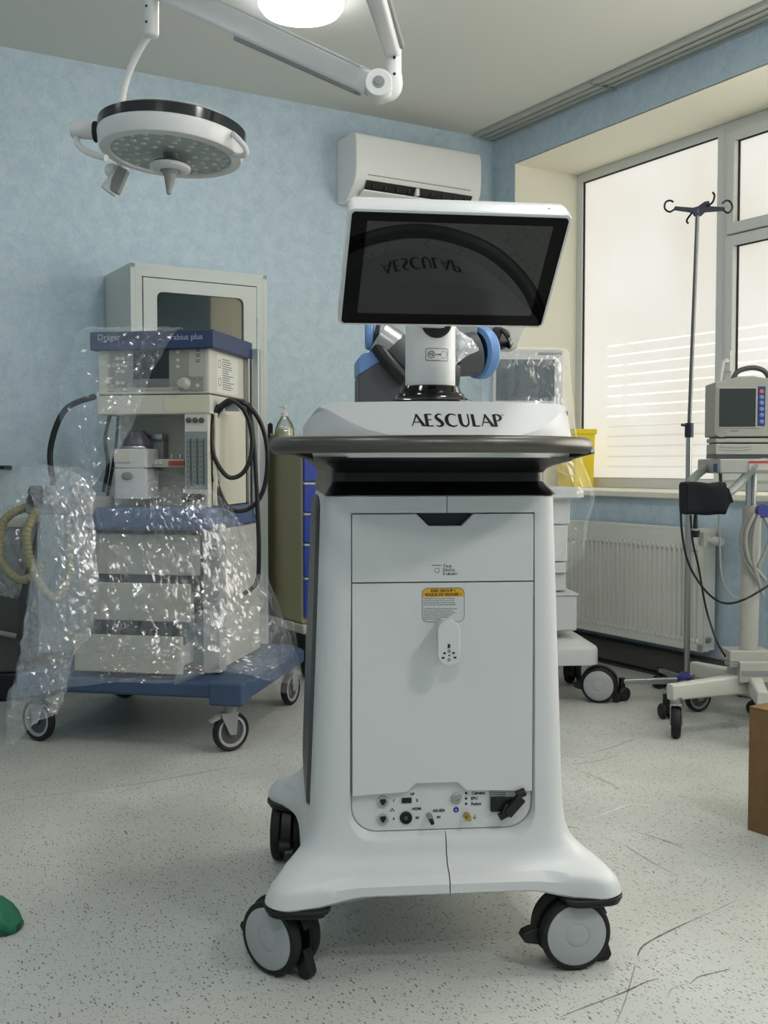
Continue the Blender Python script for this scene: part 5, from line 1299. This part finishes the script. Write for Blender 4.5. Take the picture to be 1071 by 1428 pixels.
# patient monitor
pt_ = at(1048, 640, 4.0); pt_.z = at(1048, 640, 4.03).z+.001
pmo = thing('patient_monitor', 'grey beige patient monitor with a dark screen and blue button strip on the stand', 'patient monitor', pt_, rad(-4))
ML_ = lambda px, py: onpl(px, py, -.06, pmo, 3.95)
mA = ML_(996, 530); mB = ML_(1096, 609); 
sil = [(996, 609), (1095, 609), (1096, 540), (1090, 528), (1068, 527), (1050, 524), (1030, 525), (1012, 530), (997, 533)]
MB().prism([(ML_(x, y).x, ML_(x, y).z) for x, y in sil], -.06, .10, 'y').build('monitor_case', mat('monitor_case_plastic', '9c9c92', .45), pmo, bevel=.006, seg=3)
def mrect(px0, py0, px1, py1): a = ML_(px0, py0); b = ML_(px1, py1); return a.x, b.x, b.z, a.z
q = mrect(1001, 540, 1060, 597); MB().box(q[0], q[1], -.063, -.059, q[2], q[3]).build('screen_frame', M_BEIGE2, pmo, bevel=.001)
q = mrect(1003, 542, 1053, 595); MB().box(q[0], q[1], -.065, -.062, q[2], q[3]).build('screen', mat('dark_green_grey_screen', '333834', .15), pmo, smooth=False)
q = mrect(1056.5, 539, 1066.5, 594); MB().box(q[0], q[1], -.064, -.059, q[2], q[3]).build('button_strip', mat('blue_button_strip', '2d3c78', .4), pmo, bevel=.001)
for k, yy in enumerate((546, 554, 562, 570.5, 579, 588)):
    p = ML_(1061.5, yy); MB().lathe([(.008, 0), (.008, .002), (.006, .003), (0, .003)], Matrix.Translation((p.x, -.064, p.z)) @ TY, 20, False).build('button', mat('orange_button', 'c2603a', .4) if k == 0 else mat('blue_grey_button', '6d7dab', .4), pmo)
p = ML_(1006, 605); MB().lathe([(.022, 0), (.02, .004), (0, .004)], Matrix.Translation((p.x, -.06, p.z)) @ TY @ Matrix.Diagonal((1, .6, 1, 1)), 24, False).build('speaker_oval', M_MGREY, pmo)
p = ML_(1024, 601); MB().box(p.x-.015, p.x+.015, -.0605, -.0595, p.z-.0018, p.z+.0018).build('maker_mark', M_GPRINT, pmo, smooth=False)
for (a, b, c, d, nm) in ((998, 611, 1070, 617, 'module'), (998, 619, 1066, 634, 'recorder')):
    q = mrect(a, b, c+24, d); MB().box(q[0], q[1], -.055, .09, q[2], q[3]).build(nm, M_BEIGE2, pmo, bevel=.004)
q = mrect(998, 634, 1090, 641); MB().box(q[0], q[1], -.05, .09, 0, q[3]).box(q[0]+.01, q[1], -.04, .09, q[3], mrect(998, 609, 1090, 641)[3]+.0).build('case_base', M_DGREY, pmo)
for yy in (623.5, 627.5):
    MB().tube([(ML_(x, y).x, -.0555, ML_(x, y).z) for x, y in ((1003, yy-1), (1018, yy+.7), (1034, yy+.7), (1048, yy-1))], .0011, 6, smooth=4).build('groove', M_MGREY, pmo)
hp0 = [(1028, 527), (1034, 517), (1046, 512), (1060, 511), (1073, 516), (1080, 527)]
MB().tube([(ML_(x, y).x, .0, ML_(x, y).z) for x, y in hp0], .0095, 14, smooth=6).build('carry_handle', M_DGREY, pmo)

# ============================================================ CARDBOARD BOX
b0 = atz(1042, 1157, 0); b1 = atz(1071, 1166.5, 0); dB = (b1-b0); angB = math.atan2(dB.y, dB.x)
bx = thing('cardboard_box', 'brown cardboard box standing on the floor at the right edge', 'box', b0, angB)
LB, DB_, HB = .40, .30, .342
MB().box(0, LB, 0, DB_, .0, HB-.003).build('box_body', M_CARD, bx, bevel=.003)
MB().box(0, LB, 0, DB_/2-.001, HB-.003, HB).build('flap', M_CARD, bx, bevel=.0008); MB().box(0, LB, DB_/2+.001, DB_, HB-.003, HB).build('flap', M_CARD, bx, bevel=.0008)
MB().box(-.0006, LB+.0006, DB_/2-.025, DB_/2+.025, HB-.0005, HB+.0004).build('packing_tape', mat('brown_tape', '9c7a4c', .3), bx, smooth=False)

# ============================================================ GREEN CLOG
gp = atz(4, 1300, 0)
gc = thing('green_clog', 'toe of a green rubber clog at the left edge of the floor', 'shoe', (gp.x-.105, gp.y+.03, 0), rad(-10))
rings = []
for u in [0, .02, .06, .12, .2, .3, .4, .5, .6, .7, .8, .88, .94, .98, 1]:
    x = -.14+.28*u; wv = .048*(max(0, 1-abs(2*u-1.05)**3.2)**.5 if abs(2*u-1.05) < 1 else 0)*(1 if u > .5 else .86)+.003
    top = lerp(.055, .105, 1-u) if u < .45 else .078*(max(0, 1-((u-.45)/.56)**3))**.6
    top = max(top, .022) if u < .98 else .02
    if u < .03: top = .07
    ring = []
    for k in range(20):
        a = 2*PI*k/20; c, s_ = math.cos(a), math.sin(a)
        y = wv*(abs(c)**.8)*(1 if c > 0 else -1); z = top*.5+(top*.5)*(abs(s_)**.75)*(1 if s_ > 0 else -1)
        ring.append((x, y, max(z, .003)))
    rings.append(ring)
MB().loft(rings).build('upper', M_GREEN, gc, ang=70)
MB().prism([(p.x, p.y) for p in curve([Vector((a, b, 0)) for a, b in ((-.14, 0), (-.125, .036), (-.02, .04), (.06, .049), (.12, .036), (.142, 0), (.12, -.036), (.06, -.049), (-.02, -.04), (-.125, -.036))], 4, True)], 0, .018).build('sole', mat('dark_green_sole', '0b4a34', .5), gc, bevel=.004)
for k in range(4):
    MB().cyl((.075+.012*k, -.052+.004*k, .032), (.075+.012*k, -.044+.004*k, .032), .0035).build('vent_hole', M_BLACK, gc)

# ============================================================ PLASTIC FILM
def sheet(name, label, ctrl, cell, amp, sc, m, seed=0, group=None, ridge=.6, jit=.32, fine=.35):
    """crumpled film: a patch through real control points, broken into irregular flat facets of about CELL metres"""
    rr_ = random.Random(seed*17+3)
    P = [[at(*c) for c in row] for row in ctrl]
    wd = sum((a-b).length for a, b in zip(P[len(P)//2], P[len(P)//2][1:])); ht = sum((a[len(a)//2]-b[len(b)//2]).length for a, b in zip(P, P[1:]))
    nu = max(3, int(wd/cell/(len(P[0])-1))); nv = max(3, int(ht/cell/(len(P)-1)))
    rows = [curve(r, nu) for r in P]; cols = list(zip(*rows)); G = [curve(list(c), nv) for c in cols]
    U, V = len(G), len(G[0]); vs = []
    so = Vector((seed*3.1, seed*1.7, 0)); st = Vector((1.25, 1.0, .62))
    for u in range(U):
        for v in range(V):
            p = G[u][v]
            a = G[min(u+1, U-1)][v]-G[max(u-1, 0)][v]; b = G[u][min(v+1, V-1)]-G[u][max(v-1, 0)]; n = a.cross(b).normalized()
            q = Vector((p.x*st.x, p.y, p.z*st.z))*sc+so; w_ = noise.noise_vector(q*.6)*.8
            d = (1-abs(noise.noise(q+w_))*2)*ridge+noise.noise(q*2.3+w_)*.35
            k = max(0, min(1, .22+2.4*noise.noise(p*5+so)))          # some zones lie smooth, some are finely crushed
            d += (abs(noise.noise(q*5.3+w_*2))*2-.5)*fine*k
            ju = rr_.uniform(-1, 1)*jit; jv = rr_.uniform(-1, 1)*jit
            vs.append(p+n*(d*amp+rr_.uniform(-1, 1)*cell*.22*k)+noise.noise_vector(q*.5)*amp*.9+a*.5*ju+b*.5*jv)
    f = []
    for u in range(U-1):
        for v in range(V-1):
            A, B, C, D = u*V+v, (u+1)*V+v, (u+1)*V+v+1, u*V+v+1
            f += [(A, B, C), (A, C, D)] if rr_.random() < .5 else [(A, B, D), (B, C, D)]
    o = MB().add(vs, f).build(name, m, None, smooth=False); tag(o, label, 'plastic sheet', group)
    return o
# over the top left of the machine, falling in front of the control panel
sheet('plastic_sheet', 'clear plastic film hanging over the top left corner of the anaesthesia machine', [
 [(125, 457, 4.25), (165, 456, 4.2), (210, 456, 4.15), (255, 458, 4.1)],
 [(108, 462, 4.0), (150, 462, 3.90), (195, 461, 3.88), (246, 459, 3.87)],
 [(92, 510, 3.95), (140, 505, 3.86), (190, 500, 3.84), (222, 502, 3.83)],
 [(82, 545, 3.93), (128, 545, 3.85), (172, 548, 3.83), (202, 545, 3.82)],
 [(86, 590, 3.92), (118, 600, 3.84), (150, 605, 3.82), (185, 592, 3.81)],
 [(100, 640, 3.90), (116, 650, 3.83), (135, 655, 3.80), (165, 625, 3.80)],
 [(60, 690, 3.85), (84, 698, 3.78), (112, 696, 3.76), (135, 668, 3.78)]], .0105, .011, 24, M_FILM, 1)
sheet('plastic_sheet', 'clear plastic film bunched over the middle and lower half of the anaesthesia machine', [
 [(50, 652, 4.05), (110, 650, 3.98), (165, 680, 3.92), (225, 655, 3.92), (275, 668, 3.95), (305, 690, 4.1), (318, 705, 4.35)],
 [(60, 700, 3.75), (105, 690, 3.68), (160, 705, 3.62), (220, 690, 3.62), (280, 700, 3.70), (325, 722, 3.85), (345, 740, 4.2)],
 [(48, 770, 3.66), (100, 770, 3.60), (160, 765, 3.58), (230, 765, 3.60), (290, 770, 3.66), (345, 782, 3.8), (372, 800, 4.2)],
 [(36, 850, 3.62), (95, 845, 3.56), (160, 842, 3.54), (230, 845, 3.56), (300, 850, 3.62), (370, 862, 3.8), (398, 868, 4.25)],
 [(24, 920, 3.60), (88, 915, 3.53), (155, 905, 3.50), (225, 905, 3.52), (300, 905, 3.58), (385, 912, 3.85), (418, 918, 4.35)],
 [(14, 985, 3.60), (80, 960, 3.53), (150, 952, 3.50), (225, 952, 3.50), (300, 940, 3.60), (388, 950, 3.85), (418, 955, 4.4)]], .011, .014, 18, M_FILM, 2)
sheet('plastic_sheet', 'crumpled plastic film hanging down to the front left caster of the machine', [
 [(30, 652, 3.85), (66, 648, 3.72), (104, 655, 3.68), (132, 685, 3.66)],
 [(52, 740, 3.62), (74, 740, 3.54), (105, 745, 3.52), (132, 760, 3.56)],
 [(38, 830, 3.58), (68, 830, 3.50), (100, 835, 3.48), (138, 840, 3.54)],
 [(22, 920, 3.56), (52, 920, 3.48), (84, 920, 3.48), (110, 915, 3.54)],
 [(10, 985, 3.56), (38, 990, 3.50), (66, 985, 3.50), (90, 975, 3.54)],
 [(6, 1040, 3.60), (26, 1030, 3.54), (52, 1006, 3.52), (80, 1000, 3.54)]], .0095, .017, 26, film('crushed_plastic_film', .17, .10, .2, .72), 3)
sheet('plastic_sheet', 'clear plastic film draped over the dark grey cart at the left edge', [
 [(-60, 655, 4.6), (-20, 650, 4.5), (30, 660, 4.4), (75, 668, 4.3)],
 [(-60, 690, 4.3), (-20, 690, 4.2), (25, 690, 4.15), (60, 700, 4.1)],
 [(-60, 760, 4.2), (-20, 765, 4.15), (15, 770, 4.1), (40, 775, 4.1)],
 [(-60, 825, 4.2), (-20, 828, 4.15), (8, 832, 4.1), (22, 835, 4.1)]], .011, .014, 22, film('hazy_plastic_film', .15, .06, .2, .84), 4)
sheet('plastic_sheet', 'smooth clear film stretched over the blue base at the right of the machine', [
 [(250, 855, 3.62), (300, 850, 3.60), (350, 855, 3.75), (395, 862, 4.1), (412, 870, 4.5)],
 [(250, 920, 3.60), (310, 915, 3.60), (360, 915, 3.80), (402, 925, 4.2), (419, 925, 4.6)],
 [(245, 955, 3.60), (300, 940, 3.62), (360, 945, 3.85), (395, 965, 4.3), (418, 968, 4.6)]], .014, .012, 12, M_FILM2, 5)
# wrap of the trolley on the right
sheet('plastic_sheet', 'clear plastic film hanging from the flat screen down the white trolley', [
 [(684, 486, 4.80), (715, 486, 4.78), (750, 486, 4.78), (786, 488, 4.80), (792, 492, 5.0)],
 [(680, 490, 4.45), (712, 490, 4.42), (750, 490, 4.42), (787, 492, 4.46), (795, 498, 4.8)],
 [(672, 560, 4.42), (710, 560, 4.40), (752, 560, 4.40), (790, 562, 4.44), (800, 566, 4.8)],
 [(672, 625, 4.40), (712, 625, 4.36), (760, 628, 4.34), (803, 632, 4.40), (812, 636, 4.8)],
 [(680, 680, 4.38), (720, 680, 4.34), (775, 682, 4.32), (822, 688, 4.38), (828, 690, 4.8)],
 [(690, 740, 4.40), (725, 740, 4.36), (775, 740, 4.36), (814, 738, 4.42), (818, 735, 4.8)],
 [(700, 795, 4.42), (730, 798, 4.40), (780, 802, 4.40), (811, 780, 4.44), (812, 770, 4.8)]], .017, .012, 9, M_FILM2, 6, fine=.15)
sheet('plastic_sheet', 'scrap of crumpled plastic film caught on the robot arm right of the column', [
 [(628, 455, 2.60), (638, 458, 2.585), (648, 466, 2.59)],
 [(628, 485, 2.59), (645, 484, 2.575), (668, 486, 2.60)],
 [(628, 515, 2.60), (637, 510, 2.59), (648, 500, 2.60)]], .0045, .006, 45, film('dense_crumpled_film', .5, .16, .25, .62), 7)
